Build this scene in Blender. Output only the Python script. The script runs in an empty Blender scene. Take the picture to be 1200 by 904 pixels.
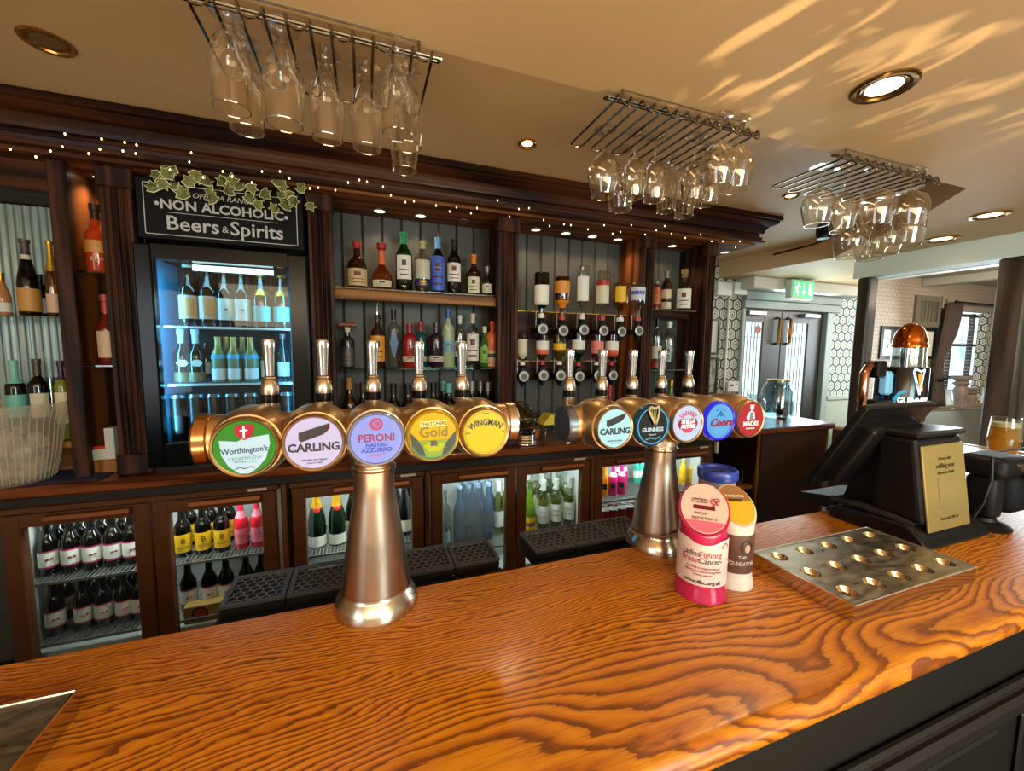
import bpy, bmesh, math, random
from mathutils import Vector, Matrix
S = bpy.context.scene
COL = S.collection
random.seed(7)
PI = math.pi
sin, cos = math.sin, math.cos

# ------------------------------------------------------------------ camera
FPX, YAW, PITCH, ROLL, EYE = 474.3, math.radians(20.05), math.radians(5.23), math.radians(0.578), 1.57
_w = Vector((sin(YAW)*cos(PITCH), cos(YAW)*cos(PITCH), -sin(PITCH)))
_r0 = Vector((cos(YAW), -sin(YAW), 0)); _u0 = _r0.cross(_w)
_r = _r0*cos(ROLL) + _u0*sin(ROLL); _u = _r.cross(_w)
cam = bpy.data.objects.new('camera', bpy.data.cameras.new('camera'))
COL.objects.link(cam)
cam.matrix_world = Matrix(((_r.x, _u.x, -_w.x, 0), (_r.y, _u.y, -_w.y, 0), (_r.z, _u.z, -_w.z, EYE), (0, 0, 0, 1)))
cam.data.sensor_width = 36; cam.data.lens = FPX/1200*36; cam.data.clip_start = 0.02
S.camera = cam

def _ray(x, y): return _r*((x-600)/FPX) - _u*((y-452)/FPX) + _w
def aY(x, y, Y): d = _ray(x, y); return Vector((0, 0, EYE)) + d*(Y/d.y)
def aZ(x, y, z): d = _ray(x, y); return Vector((0, 0, EYE)) + d*((z-EYE)/d.z)
def aX(x, y, X): d = _ray(x, y); return Vector((0, 0, EYE)) + d*(X/d.x)

# ------------------------------------------------------------------ light
S.view_settings.view_transform = 'Standard'; S.view_settings.look = 'None'
S.view_settings.gamma = 1; S.view_settings.use_curve_mapping = False
S.view_settings.exposure = 0.0
W = bpy.data.worlds.new('world'); S.world = W; W.use_nodes = True
W.node_tree.nodes['Background'].inputs[0].default_value = (1.0, 0.80, 0.58, 1)
W.node_tree.nodes['Background'].inputs[1].default_value = 0.6

def light(kind, name, loc, energy, color=(1, .72, .42), size=.1, rot=(0, 0, 0), parent=None, **kw):
    L = bpy.data.lights.new(name, kind); L.energy = energy; L.color = color
    if kind == 'AREA':
        L.size = size; L.shape = 'RECTANGLE'; L.size_y = kw.get('sy', size)
    elif kind == 'SPOT':
        L.shadow_soft_size = size; L.spot_size = kw.get('angle', 2.2); L.spot_blend = kw.get('blend', .8)
    else:
        L.shadow_soft_size = size
    o = bpy.data.objects.new(name, L); COL.objects.link(o); o.location = loc; o.rotation_euler = rot
    if parent: o.parent = parent
    return o
# added fill lights, and the windows that daylight comes through
light('AREA', 'added_bar_fill', (-0.3, -1.6, 2.2), 72, (1, .78, .5), 2.6, (math.radians(38), 0, 0), sy=1.2)  # unseen warm fill added to light the bar top and the fonts
light('AREA', 'added_ceiling_fill', (0.1, -1.0, .45), 66, (1, .74, .44), 3.4, (math.radians(168), 0, 0), sy=.5)  # unseen fill added low on the customer side to brighten the ceiling
light('AREA', 'window_daylight', (-2.3, -1.2, 1.6), 18, (.75, .88, 1), 1.2, (math.radians(90), 0, math.radians(-60)), sy=1.2)
light('AREA', 'added_beam_fill', (1.6, -3.0, 1.75), 110, (.66, .95, 1), 1.6, (math.radians(96), 0, math.radians(-26)), sy=1.1)  # unseen cool fill added to brighten the beam on the right
light('AREA', 'right_window_daylight', (6.8, 2.2, 1.7), 70, (.8, .92, 1), 1.2, (math.radians(75), 0, math.radians(105)), sy=1.2)
light('AREA', 'added_far_room_fill', (6.6, .9, 2.35), 75, (1, .86, .68), 1.4, (math.radians(40), 0, 0), sy=.6)  # unseen fill added to brighten the far room walls
light('AREA', 'door_daylight', (4.45, 3.08, 1.5), 28, (.72, .95, 1), .9, (math.radians(-90), 0, 0), sy=1.4)

# ------------------------------------------------------------------ materials
def lin(h):
    if not isinstance(h, str): return (h[0], h[1], h[2], 1)
    h = h.lstrip('#'); c = [int(h[i:i+2], 16)/255 for i in (0, 2, 4)]
    return tuple(v/12.92 if v <= .04045 else ((v+.055)/1.055)**2.4 for v in c) + (1,)
class NT:
    def __init__(s, name):
        s.m = bpy.data.materials.new(name); s.m.use_nodes = True; s.t = s.m.node_tree; s.n = s.t.nodes
        s.b = s.n['Principled BSDF']; s.out = s.n['Material Output']
    def put(s, sock, v):
        if isinstance(v, bpy.types.NodeSocket): s.t.links.new(v, sock)
        else: sock.default_value = v
    def math(s, op, a, b=0., c=0.):
        n = s.n.new('ShaderNodeMath'); n.operation = op
        for i, v in enumerate((a, b, c)): s.put(n.inputs[i], v)
        return n.outputs[0]
    def obj(s):
        return s.n.new('ShaderNodeTexCoord').outputs['Object']
    def map(s, vec, scale=(1, 1, 1), loc=None):
        n = s.n.new('ShaderNodeMapping'); s.put(n.inputs[0], vec); n.inputs['Scale'].default_value = scale
        if loc is not None: s.put(n.inputs['Location'], loc)
        return n.outputs[0]
    def rnd(s):
        i = s.n.new('ShaderNodeObjectInfo'); c = s.n.new('ShaderNodeCombineXYZ')
        r = s.math('MULTIPLY', i.outputs['Random'], 40.)
        for k in range(3): s.put(c.inputs[k], r)
        return c.outputs[0]
    def noise(s, vec, scale, detail=3, rough=.5, out=0):
        n = s.n.new('ShaderNodeTexNoise'); s.put(n.inputs['Vector'], vec)
        n.inputs['Scale'].default_value = scale; n.inputs['Detail'].default_value = detail; n.inputs['Roughness'].default_value = rough
        return n.outputs[out]
    def ramp(s, f, stops):
        n = s.n.new('ShaderNodeValToRGB'); s.put(n.inputs[0], f); e = n.color_ramp.elements
        while len(e) < len(stops): e.new(.5)
        for k, (p, c) in zip(e, stops): k.position = p; k.color = lin(c)
        return n.outputs[0]
    def mix(s, f, a, b):
        n = s.n.new('ShaderNodeMix'); n.data_type = 'RGBA'
        s.put(n.inputs[0], f); s.put(n.inputs[6], a if not isinstance(a, str) else lin(a)); s.put(n.inputs[7], b if not isinstance(b, str) else lin(b))
        return n.outputs[2]
    def sep(s, v):
        n = s.n.new('ShaderNodeSeparateXYZ'); s.put(n.inputs[0], v); return n.outputs
    def bump(s, h, strength=.2, dist=.002):
        n = s.n.new('ShaderNodeBump'); n.inputs['Strength'].default_value = strength; n.inputs['Distance'].default_value = dist
        s.put(n.inputs['Height'], h); s.t.links.new(n.outputs[0], s.b.inputs['Normal'])
    def set(s, **k):
        names = dict(col='Base Color', rough='Roughness', metal='Metallic', spec='Specular IOR Level', coat='Coat Weight', trans='Transmission Weight', ior='IOR', emit='Emission Color', es='Emission Strength', alpha='Alpha', aniso='Anisotropic', sheen='Sheen Weight')
        for a, v in k.items():
            if isinstance(v, str): v = lin(v)
            s.put(s.b.inputs[names[a]], v)
        return s
_M = {}
def flat(col, rough=.5, metal=0., spec=.5, var=.06, es=0., coat=0.):
    """a plain finish with a little mottling of its colour"""
    k = (str(col), rough, metal, spec, es, coat)
    if k in _M: return _M[k]
    n = NT('finish_%d' % len(_M)); c = lin(col)
    f = n.noise(n.obj(), 35., 2)
    a = tuple(max(0, v*(1-var)) for v in c[:3])+(1,); b = tuple(min(1, v*(1+var)) for v in c[:3])+(1,)
    cc = n.mix(f, a, b)
    n.set(col=cc, rough=rough, metal=metal, spec=spec)
    if coat: n.set(coat=coat); n.b.inputs['Coat Roughness'].default_value = .05
    if es: n.set(emit=cc, es=es)
    _M[k] = n.m; return n.m
def wood(name, light_c, dark_c, axis=0, scale=9., rough=.55, coat=.03, contrast=1.):
    n = NT(name); v = n.map(n.obj(), [.06 if i == axis else 1 for i in range(3)], n.rnd())
    w = n.n.new('ShaderNodeTexWave'); n.put(w.inputs['Vector'], v); w.bands_direction = 'DIAGONAL'
    w.inputs['Scale'].default_value = scale; w.inputs['Distortion'].default_value = 9; w.inputs['Detail'].default_value = 3; w.inputs['Detail Scale'].default_value = 1.3
    fine = n.noise(n.map(n.obj(), [1.2 if i == axis else 60 for i in range(3)]), 3., 3)
    f = n.math('ADD', n.math('MULTIPLY', w.outputs[1], .6*contrast), n.math('MULTIPLY', fine, .45))
    n.set(col=n.ramp(f, [(.15, light_c), (.85, dark_c)]), rough=rough, coat=coat, spec=.2); n.b.inputs['Coat Roughness'].default_value = .15
    n.bump(f, .15, .001); return n.m
def pane(name, tint, refl=.06, gloss=.02, density=1.):
    """a thin sheet of clear glass: tinted see-through plus its mirror-like surface"""
    if name in _M: return _M[name]
    n = NT(name); n.n.remove(n.b)
    t = n.n.new('ShaderNodeBsdfTransparent'); t.inputs[0].default_value = lin(tint)
    g = n.n.new('ShaderNodeBsdfGlossy'); g.inputs['Roughness'].default_value = gloss; g.inputs['Color'].default_value = (1, 1, 1, 1)
    fr = n.n.new('ShaderNodeLayerWeight'); fr.inputs[0].default_value = .32
    f = n.math('ADD', n.math('MULTIPLY', n.math('POWER', fr.outputs['Facing'], 2.2), density), refl)
    mx = n.n.new('ShaderNodeMixShader'); n.put(mx.inputs[0], n.math('MINIMUM', f, .9)); n.t.links.new(t.outputs[0], mx.inputs[1]); n.t.links.new(g.outputs[0], mx.inputs[2])
    n.t.links.new(mx.outputs[0], n.out.inputs[0]); _M[name] = n.m; return n.m
def steel(name, col, rough=.25, streak=(1, 1, 60), bumpy=.05, rv=.12):
    n = NT(name); f = n.noise(n.map(n.obj(), streak), 14., 3)
    n.set(col=n.mix(f, tuple(v*.9 for v in lin(col)[:3])+(1,), lin(col)), metal=1., rough=n.math('ADD', n.math('MULTIPLY', f, rv), rough-rv/2))
    if bumpy: n.bump(f, bumpy, .0005)
    return n.m
DARKWOOD = wood('dark_stained_oak', '#4a2a17', '#190c06', 0, 7.)
DARKWOOD_V = wood('dark_stained_oak_upright', '#4a2a1a', '#1a0d07', 2, 9.)
CORNICE = wood('cornice_oak', '#4c2812', '#190a04', 0, 6., .5, .06)
AMBERWOOD = wood('amber_varnished_panel', '#8a4c1c', '#34170a', 2, 5., .45, .15)
COUNTERWOOD = wood('counter_mahogany', '#7c3f1c', '#3a180a', 0, 8., .3, .35)
FRIDGEWOOD = wood('fridge_door_brown', '#5b3820', '#472a17', 0, 3., .5, .05, .3)
PALEWOOD = wood('pale_edge_strip', '#a06a34', '#6a3f1a', 2, 9.)
CHROME = flat('#d8d4cc', .12, 1.)
WIRE = flat('#8f8a80', .25, 1.)
BLACKIRON = flat('#171310', .35, .6)
BLACKPL = flat('#0c0c0d', .45, spec=.3)
BLACKGL = flat('#060607', .2, spec=.3)
WHITEPL = flat('#e6e2da', .4)
BRONZE = steel('brushed_bronze_steel', '#dcb98a', .33, (4, 30, 30))
BRUSHED = steel('brushed_column_steel', '#b8a08b', .31, (40, 40, 1.), .0, .16)
STEEL = steel('brushed_tap_steel', '#d4c4ae', .24, (6, 6, 40), .0, .05)
COPPER = flat('#d2712c', .14, 1.)
BRASS = flat('#c99a45', .2, 1.)
def frosted(name, col, see=.4, rough=.35):
    n = NT(name); n.set(col=col, rough=rough)
    t = n.n.new('ShaderNodeBsdfTransparent'); d = n.n.new('ShaderNodeBsdfTranslucent'); d.inputs[0].default_value = lin(col)
    a = n.n.new('ShaderNodeMixShader'); a.inputs[0].default_value = .45; n.t.links.new(n.b.outputs[0], a.inputs[1]); n.t.links.new(d.outputs[0], a.inputs[2])
    b = n.n.new('ShaderNodeMixShader'); b.inputs[0].default_value = see; n.t.links.new(a.outputs[0], b.inputs[1]); n.t.links.new(t.outputs[0], b.inputs[2])
    n.t.links.new(b.outputs[0], n.out.inputs[0]); return n.m
CLEAR = pane('clear_glass', '#f2f4f0', .05)
GLASSWARE = pane('stemware_glass', '#fdfaf4', .075, .03, 1.4)
FRIDGEPANE = pane('fridge_door_pane', '#e9efec', .015, .02, .22)

# ------------------------------------------------------------------ mesh building
class MB:
    def __init__(s): s.v = []; s.f = []; s.mi = []; s.k = 0
    def mat(s, k): s.k = k; return s
    def add(s, vs, fs):
        o = len(s.v); s.v += [tuple(v) for v in vs]; s.f += [tuple(i+o for i in f) for f in fs]; s.mi += [s.k]*len(fs); return s
    def box(s, a, b, ch=0.):
        x0, y0, z0 = [min(p, q) for p, q in zip(a, b)]; x1, y1, z1 = [max(p, q) for p, q in zip(a, b)]
        if ch <= 0:
            return s.add([(x0, y0, z0), (x1, y0, z0), (x1, y1, z0), (x0, y1, z0), (x0, y0, z1), (x1, y0, z1), (x1, y1, z1), (x0, y1, z1)],
                         [(3, 2, 1, 0), (4, 5, 6, 7), (0, 1, 5, 4), (1, 2, 6, 5), (2, 3, 7, 6), (3, 0, 4, 7)])
        c = min(ch, (x1-x0)/2.01, (y1-y0)/2.01, (z1-z0)/2.01)
        def ring(i, z): return [(x0+i+ (c-i if 0 else 0), y0+i, z), (x1-i, y0+i, z), (x1-i, y1-i, z), (x0+i, y1-i, z)]
        def oct_(i, z):
            e = c
            return [(x0+e, y0+i, z), (x1-e, y0+i, z), (x1-i, y0+e, z), (x1-i, y1-e, z), (x1-e, y1-i, z), (x0+e, y1-i, z), (x0+i, y1-e, z), (x0+i, y0+e, z)]
        R = [oct_(c*.999, z0), oct_(0, z0+c), oct_(0, z1-c), oct_(c*.999, z1)]
        vs = sum(R, []); fs = [tuple(range(7, -1, -1)), tuple(range(24, 32))]
        for j in range(3):
            for i in range(8): fs.append((j*8+i, j*8+(i+1) % 8, j*8+8+(i+1) % 8, j*8+8+i))
        return s.add(vs, fs)
    def lathe(s, prof, n=20, M=None, a0=0., a1=2*PI, flip=False):
        """prof: list of (radius, height) turned about local Z; M places it"""
        full = abs(a1-a0-2*PI) < 1e-6; cols = n if full else n+1; vs = []; fs = []
        for r, z in prof:
            for i in range(cols):
                a = a0+(a1-a0)*i/n; vs.append(Vector((r*cos(a), r*sin(a), z)))
        for j in range(len(prof)-1):
            for i in range(n):
                i2 = (i+1) % cols
                fs.append((j*cols+i, j*cols+i2, (j+1)*cols+i2, (j+1)*cols+i))
        if full:
            if prof[0][0] > 1e-5: fs.append(tuple(range(cols-1, -1, -1)))
            if prof[-1][0] > 1e-5: fs.append(tuple((len(prof)-1)*cols+i for i in range(cols)))
        if M is not None: vs = [M @ v for v in vs]
        return s.add(vs, fs)
    def shell(s, prof, n=20, M=None):
        full = len(s.f); s.lathe(prof, n, M)
        # an open lathe: drop its two end caps
        ends = (1 if prof[0][0] > 1e-5 else 0)+(1 if prof[-1][0] > 1e-5 else 0)
        if ends: s.f = s.f[:-ends]; s.mi = s.mi[:-ends]
        return s
    def cyl(s, p, q, r, n=12, r2=None):
        p = Vector(p); q = Vector(q); d = q-p
        M = Matrix.Translation(p) @ d.to_track_quat('Z', 'Y').to_matrix().to_4x4()
        return s.lathe([(r, 0), (r if r2 is None else r2, d.length)], n, M)
    def tube(s, pts, r, n=6, closed=False):
        pts = [Vector(p) for p in pts]; N = len(pts); rings = []; vs = []; fs = []; up = None
        for i, p in enumerate(pts):
            t = (pts[(i+1) % N]-pts[i-1]) if closed else (pts[min(i+1, N-1)]-pts[max(i-1, 0)])
            if t.length < 1e-9: t = Vector((0, 0, 1))
            t.normalize()
            if up is None: up = Vector((0, 0, 1)) if abs(t.z) < .9 else Vector((1, 0, 0))
            x = t.cross(up); x.normalize() if x.length > 1e-6 else None
            y = x.cross(t); y.normalize(); up = y
            rr = r[i] if isinstance(r, (list, tuple)) else r
            vs += [p+x*rr*cos(2*PI*k/n)+y*rr*sin(2*PI*k/n) for k in range(n)]
        for i in range(N if closed else N-1):
            j = (i+1) % N
            for k in range(n): fs.append((i*n+k, i*n+(k+1) % n, j*n+(k+1) % n, j*n+k))
        if not closed: fs += [tuple(range(n-1, -1, -1)), tuple((N-1)*n+k for k in range(n))]
        return s.add(vs, fs)
    def prism(s, poly, axis, a, b):
        """a polygon pushed along an axis: axis 0 takes (y,z), 1 takes (x,z), 2 takes (x,y)"""
        def P(u, v, w): return ((w, u, v), (u, w, v), (u, v, w))[axis]
        n = len(poly); vs = [P(u, v, a) for u, v in poly]+[P(u, v, b) for u, v in poly]
        fs = [tuple(range(n-1, -1, -1)), tuple(range(n, 2*n))]+[(i, (i+1) % n, n+(i+1) % n, n+i) for i in range(n)]
        return s.add(vs, fs)
    def quad(s, a, b, c, d): return s.add([a, b, c, d], [(0, 1, 2, 3)])
    def ball(s, c, r, n=12, m=8, sz=1.):
        return s.lathe([(max(1e-6, r*sin(PI*i/m)), -r*sz*cos(PI*i/m)) for i in range(m+1)], n, Matrix.Translation(Vector(c)))
    def disc(s, c, r, y, n=32, rz=None):
        """a flat round plate facing -Y, a hair thick"""
        rz = rz or r
        return s.prism([(c[0]+r*cos(2*PI*i/n), c[1]+rz*sin(2*PI*i/n)) for i in range(n)], 1, y, y+.0008)
    def text(s, body, size, x, z, y, th=.0006, align='CENTER', shear=0., bold=0., sx=1., rot=0.):
        me = text_mesh(body, size, align, shear, bold)
        c, d = cos(rot), sin(rot)
        vs = []
        for v in me.vertices:
            u, w = v.co.x*sx, v.co.y
            vs.append((x+u*c-w*d, y-(th if v.co.z > 0 else 0), z+u*d+w*c))
        return s.add(vs, [tuple(p.vertices) for p in me.polygons])
    def build(s, name, mats, parent=None, loc=None, smooth=40, bev=0.):
        me = bpy.data.meshes.new(name); me.from_pydata([tuple(v) for v in s.v], [], s.f)
        if not isinstance(mats, (list, tuple)): mats = [mats]
        for m in mats: me.materials.append(m)
        if len(mats) > 1: me.polygons.foreach_set('material_index', s.mi)
        bm = bmesh.new(); bm.from_mesh(me); bmesh.ops.recalc_face_normals(bm, faces=bm.faces); bm.to_mesh(me); bm.free()
        if smooth:
            me.polygons.foreach_set('use_smooth', [True]*len(me.polygons)); me.set_sharp_from_angle(angle=math.radians(smooth))
        me.update()
        o = bpy.data.objects.new(name, me); COL.objects.link(o)
        if parent: o.parent = parent
        if loc is not None: o.location = loc
        return o
_TX = {}
def text_mesh(body, size, align, shear, bold):
    k = (body, size, align, shear, bold)
    if k in _TX: return _TX[k]
    c = bpy.data.curves.new('lettering', 'FONT'); c.body = body; c.size = size; c.align_x = align; c.align_y = 'CENTER'
    c.extrude = .0005; c.shear = shear; c.offset = bold; c.resolution_u = 2
    o = bpy.data.objects.new('lettering', c); COL.objects.link(o)
    me = bpy.data.meshes.new_from_object(o.evaluated_get(bpy.context.evaluated_depsgraph_get()))
    COL.objects.unlink(o); bpy.data.objects.remove(o); bpy.data.curves.remove(c)
    _TX[k] = me; return me
def bevel(o, w=.006, seg=2):
    m = o.modifiers.new('rounded_edges', 'BEVEL'); m.width = w; m.segments = seg; m.limit_method = 'ANGLE'; m.angle_limit = .5
    return o
def T(name, label, cat, loc=(0, 0, 0), rz=0., group=None):
    o = bpy.data.objects.new(name, None); COL.objects.link(o); o.empty_display_size = .05
    o.location = loc; o.rotation_euler = (0, 0, rz); o['label'] = label; o['category'] = cat
    if group: o['group'] = group
    return o
def tag(o, label, cat, group=None):
    o['label'] = label; o['category'] = cat
    if group: o['group'] = group
    return o
def struct(o): o['kind'] = 'structure'; return o
def dup(root, loc, label, rz=0., group=None, scale=None):
    r = root.copy(); COL.objects.link(r); r.location = loc; r.rotation_euler = (root.rotation_euler.x, root.rotation_euler.y, rz); r['label'] = label
    if group: r['group'] = group
    if scale: r.scale = scale
    for ch in root.children:
        c = ch.copy(); COL.objects.link(c); c.parent = r
        for g in ch.children:
            d = g.copy(); COL.objects.link(d); d.parent = c
    return r
ORD = ['first', 'second', 'third', 'fourth', 'fifth', 'sixth', 'seventh', 'eighth', 'ninth', 'tenth', 'eleventh', 'twelfth', 'thirteenth', 'fourteenth', 'fifteenth', 'sixteenth']
def nth(i, n, side='left'):
    if i == 0: return 'leftmost'
    if i == n-1: return 'rightmost'
    return ORD[i] + ' from left'
# ------------------------------------------------------------------ setting
ZB, ZC, ZR = 1.07, 2.30, 2.46          # bar top, low ceiling, raised ceiling over the back bar
n = NT('cream_ceiling_paint'); f = n.noise(n.obj(), 3., 3)
n.set(col=n.mix(f, '#c9a878', '#d0b083'), rough=.6); n.bump(n.noise(n.obj(), 60., 3), .08, .001); PAINT = n.m
n = NT('daylight_tinted_beam_paint'); n.set(col=n.mix(n.noise(n.obj(), 4., 3), '#d3dfda', '#dbe6e0'), rough=.6); PALE = n.m  # white beam paint with the cool cast of daylight put into its colour
GREYGREEN = flat('#8b9086', .5)
n = NT('floor_boards'); v = n.map(n.obj(), (1, .08, 1)); n.set(col=n.ramp(n.noise(v, 9., 4), [(.3, '#3b2a1d'), (.7, '#20150e')]), rough=.5); FLOORM = n.m
def wallpaper(name, pitch, paper, ink):
    n = NT(name); x, y, z = n.sep(n.obj())
    def hexd(ox):
        u = n.math('SUBTRACT', n.math('FLOORED_MODULO', n.math('ADD', n.math('MULTIPLY', n.math('ADD', x, y), 1/pitch), ox), 1.), .5)
        w = n.math('SUBTRACT', n.math('FLOORED_MODULO', n.math('ADD', n.math('MULTIPLY', z, 1/pitch), ox*1.732), 1.732), .866)
        u = n.math('ABSOLUTE', u); w = n.math('ABSOLUTE', w)
        return n.math('MAXIMUM', u, n.math('ADD', n.math('MULTIPLY', u, .5), n.math('MULTIPLY', w, .866)))
    d = n.math('MINIMUM', hexd(0.), hexd(.5))
    ring = n.ramp(d, [(0, ink), (.07, ink), (.1, paper), (.2, paper), (.22, ink), (.26, ink), (.28, paper), (.40, paper), (.42, ink)])
    for nd in n.n:
        if nd.type == 'VALTORGB': nd.color_ramp.interpolation = 'LINEAR'
    n.set(col=ring, rough=.7); return n.m
PAPER = wallpaper('hexagon_wallpaper', .118, '#cfc9b6', '#4a4438')  # same paper as the pier, its shade put in as a browner tone
PAPERB = wallpaper('hexagon_wallpaper_pier', .112, '#d5dccf', '#3c4a48')  # same paper again, cool daylight put into its colours
PAPERC = wallpaper('small_hexagon_wallpaper', .055, '#b5a693', '#6a5d50')
struct(MB().box((-3.2, -3.2, -.1), (10, 3.3, 0)).build('floor', FLOORM))
# low ceiling with the raised bay cut into it
poly_front = [(-3.2, -3.2), (3.73, -3.2), (3.73, 2.2), (3.46, 2.2), (2.77, 1.305), (2.535, 1.072), (-3.2, 1.072)]
m = MB().prism(poly_front, 2, ZC, ZC+.3); m.prism([(3.46, 2.2), (3.73, 2.2), (5.25, 3.0), (5.25, 3.3), (3.36, 3.3)], 2, ZC, ZC+.3)
struct(m.build('ceiling', PAINT, smooth=0))
struct(MB().box((-3.2, 1.0, ZR), (3.6, 3.3, ZR+.1)).build('ceiling_over_back_bar', PAINT, smooth=0)).name = 'ceiling'
struct(MB().box((3.73, -3.2, 2.52), (10, 2.2, 2.6)).prism([(3.73, 2.2), (10, 2.2), (10, 3.3), (5.25, 3.3), (5.25, 3.0)], 2, 2.52, 2.599).build('ceiling', flat('#b3a68f', .6), smooth=0))
for x in (4.6, 5.7, 6.8): struct(MB().box((x, -1, 2.42), (x+.16, 3.2, 2.519), .01).build('trim_1', flat('#c9c3b2', .6), smooth=0))
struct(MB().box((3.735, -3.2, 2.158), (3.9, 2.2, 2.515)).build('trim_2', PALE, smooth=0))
# walls
struct(MB().box((-3.2, 2.62, 0), (2.235, 2.72, ZR)).build('wall_back', flat('#4a463e', .7), smooth=0))
struct(MB().box((-3.3, -3.2, 0), (-3.2, 2.7, ZR)).build('wall_left', flat('#b79c74', .7), smooth=0))
struct(MB().box((10, -3.2, 0), (10.1, 3.3, 2.6)).build('wall_right', flat('#a89882', .7), smooth=0))
YW = 3.2
struct(MB().box((2.26, YW, 0), (3.70, YW+.1, 2.46)).build('wall_back', PAPER, smooth=0))
struct(MB().box((2.238, 2.63, 0), (2.259, YW+.1, 2.46)).build('wall_side', PAPER, smooth=0))
struct(MB().box((5.11, YW, 1.04), (5.62, YW+.1, 2.3)).build('wall_back', PAPERB, smooth=0))
wn = aY(1105, 478, YW); wx0, wx1 = aY(1108, 420, YW).x, 9.3
WZ0 = aY(1128, 484, YW).z; WZ1 = aY(1126, 364, YW).z
struct(MB().box((5.62, YW, 0), (wx0, YW+.1, 2.52)).box((wx0, YW, WZ1), (wx1, YW+.1, 2.52)).box((wx0, YW, 0), (wx1, YW+.1, WZ0-.02)).box((wx1, YW, 0), (10, YW+.1, 2.52)).build('wall_back', PAPERC, smooth=0))
struct(MB().box((5.11, YW-.012, 0), (5.62, YW, 1.0)).box((5.09, YW-.04, 1.0), (5.62, YW, 1.045), .008).box((5.11, YW-.03, .0), (5.62, YW-.0121, .18), .004).build('trim_3', flat('#a9b1a1', .5), smooth=0))
struct(MB().box((5.62, YW-.012, 0), (10, YW, .8)).box((5.62, YW-.03, .8), (10, YW, .84), .006).build('trim_4', flat('#8d8471', .5), smooth=0))
# boxed lintel over the doors
struct(MB().box((3.6, 2.98, 2.19), (5.35, YW-.001, ZC), .006).build('trim_5', flat('#c9c4b0', .55), smooth=0))
struct(MB().box((3.70, YW-.06, 2.10), (5.2, YW+.1, 2.189), .006).box((3.70, YW-.045, 2.015), (5.2, YW+.1, 2.099), .006).build('trim_6', GREYGREEN, smooth=0))
struct(MB().box((5.0, YW-.03, 0), (5.11, YW+.1, 2.014), .006).box((3.70, YW-.03, 0), (3.74, YW+.1, 2.014), .006).build('trim_7', flat('#9ba79f', .5), smooth=0))
# double door, two glazed leaves
DOORM = flat('#2a2622', .4)
n = NT('daylit_leaded_glass'); x, y, z = n.sep(n.obj())
n.set(col='#dff4f2', rough=.3, emit=n.mix(n.noise(n.map(n.obj(), (8, 1, .6)), 3., 2), '#bfe6ea', '#f4fffb'), es=.95); DAYGLASS = n.m
LEAD = flat('#5b6766', .5)
def leaf(name, x0, x1, gx0, gx1, label, hx, hinge):
    d = MB().box((x0, YW+.02, 0), (gx0, YW+.065, 2.005), .004).box((gx1, YW+.02, 0), (x1, YW+.065, 2.005), .004).box((gx0, YW+.02, 1.885), (gx1, YW+.065, 2.005)).box((gx0, YW+.02, 0), (gx1, YW+.065, .80)).build(name, DOORM, smooth=0)
    struct(d)
    MB().box((gx0, YW+.04, .80), (gx1, YW+.046, 1.885)).build('pane', DAYGLASS, d, smooth=0)
    m = MB()
    w = gx1-gx0
    for k in (.2, .33, .5, .67, .8): m.box((gx0+w*k-.003, YW+.034, .8), (gx0+w*k+.003, YW+.0399, 1.885))
    for zz in (.96, 1.72): m.box((gx0, YW+.034, zz-.003), (gx1, YW+.0399, zz+.003))
    m.build('leading', LEAD, d, smooth=0)
    MB().tube([(hx, YW+.02, 1.65), (hx, YW-.02, 1.66), (hx, YW-.025, 1.92), (hx, YW+.02, 1.93)], .016, 8).build('pull_handle', BRASS, d)
    MB().box((hinge, YW-.04, 1.945), (hinge+.25, YW+.02, 1.99), .006).build('door_closer', flat('#9aa0a0', .35, .6), d, smooth=0)
    MB().disc((gx1-.06 if hx > gx1 else gx0+.07, 1.80), .045, YW+.032, 20).build('no_smoking_sticker', flat('#b8593a', .5), d)
leaf('door_1', 3.745, 4.33, 3.76, 4.06, 'left', 4.25, 3.78)
leaf('door_2', 4.34, 4.995, 4.44, 4.76, 'right', 4.42, 4.62)
# small things on the wall beside the doors
def wallbox(name, label, cat, a, b, mat, extra=None):
    t = T(name, label, cat, ((a[0]+b[0])/2, a[1], a[2])); ox, oy, oz = t.location
    MB().box((a[0]-ox, 0, 0), (b[0]-ox, b[1]-oy, b[2]-oz), .004).build('casing', mat, t, smooth=0); return t
p = aY(858, 345, YW); q = aY(839, 332, YW)
for i, (x0, x1) in enumerate(((3.31, 3.50), (3.53, 3.70))):
    wallbox('junction_box', ['white junction box high on the papered wall, next to the back bar', 'white junction box high on the papered wall, touching the door frame'][i], 'box', (x0, YW-.06, 2.12+.02*i), (x1, YW-.001, 2.25+.01*i), WHITEPL)
t = T('cable_conduit', 'thin white vertical cable pipe on the papered wall', 'pipe', (3.515, YW-.012, 1.15)); MB().cyl((0, 0, 0), (0, 0, .96), .011, 8).build('pipe', WHITEPL, t)
t = wallbox('thermostat', 'white wall thermostat beside the left door leaf', 'thermostat', (3.55, YW-.03, 1.14), (3.70, YW-.001, 1.25), WHITEPL)
MB().box((-.055, -.002, .06), (.0, 0, .08)).build('display', BLACKGL, t, smooth=0); MB().disc((.045, .08), .012, -.003, 12).build('dial', flat('#a8a49b', .4), t)
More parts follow.
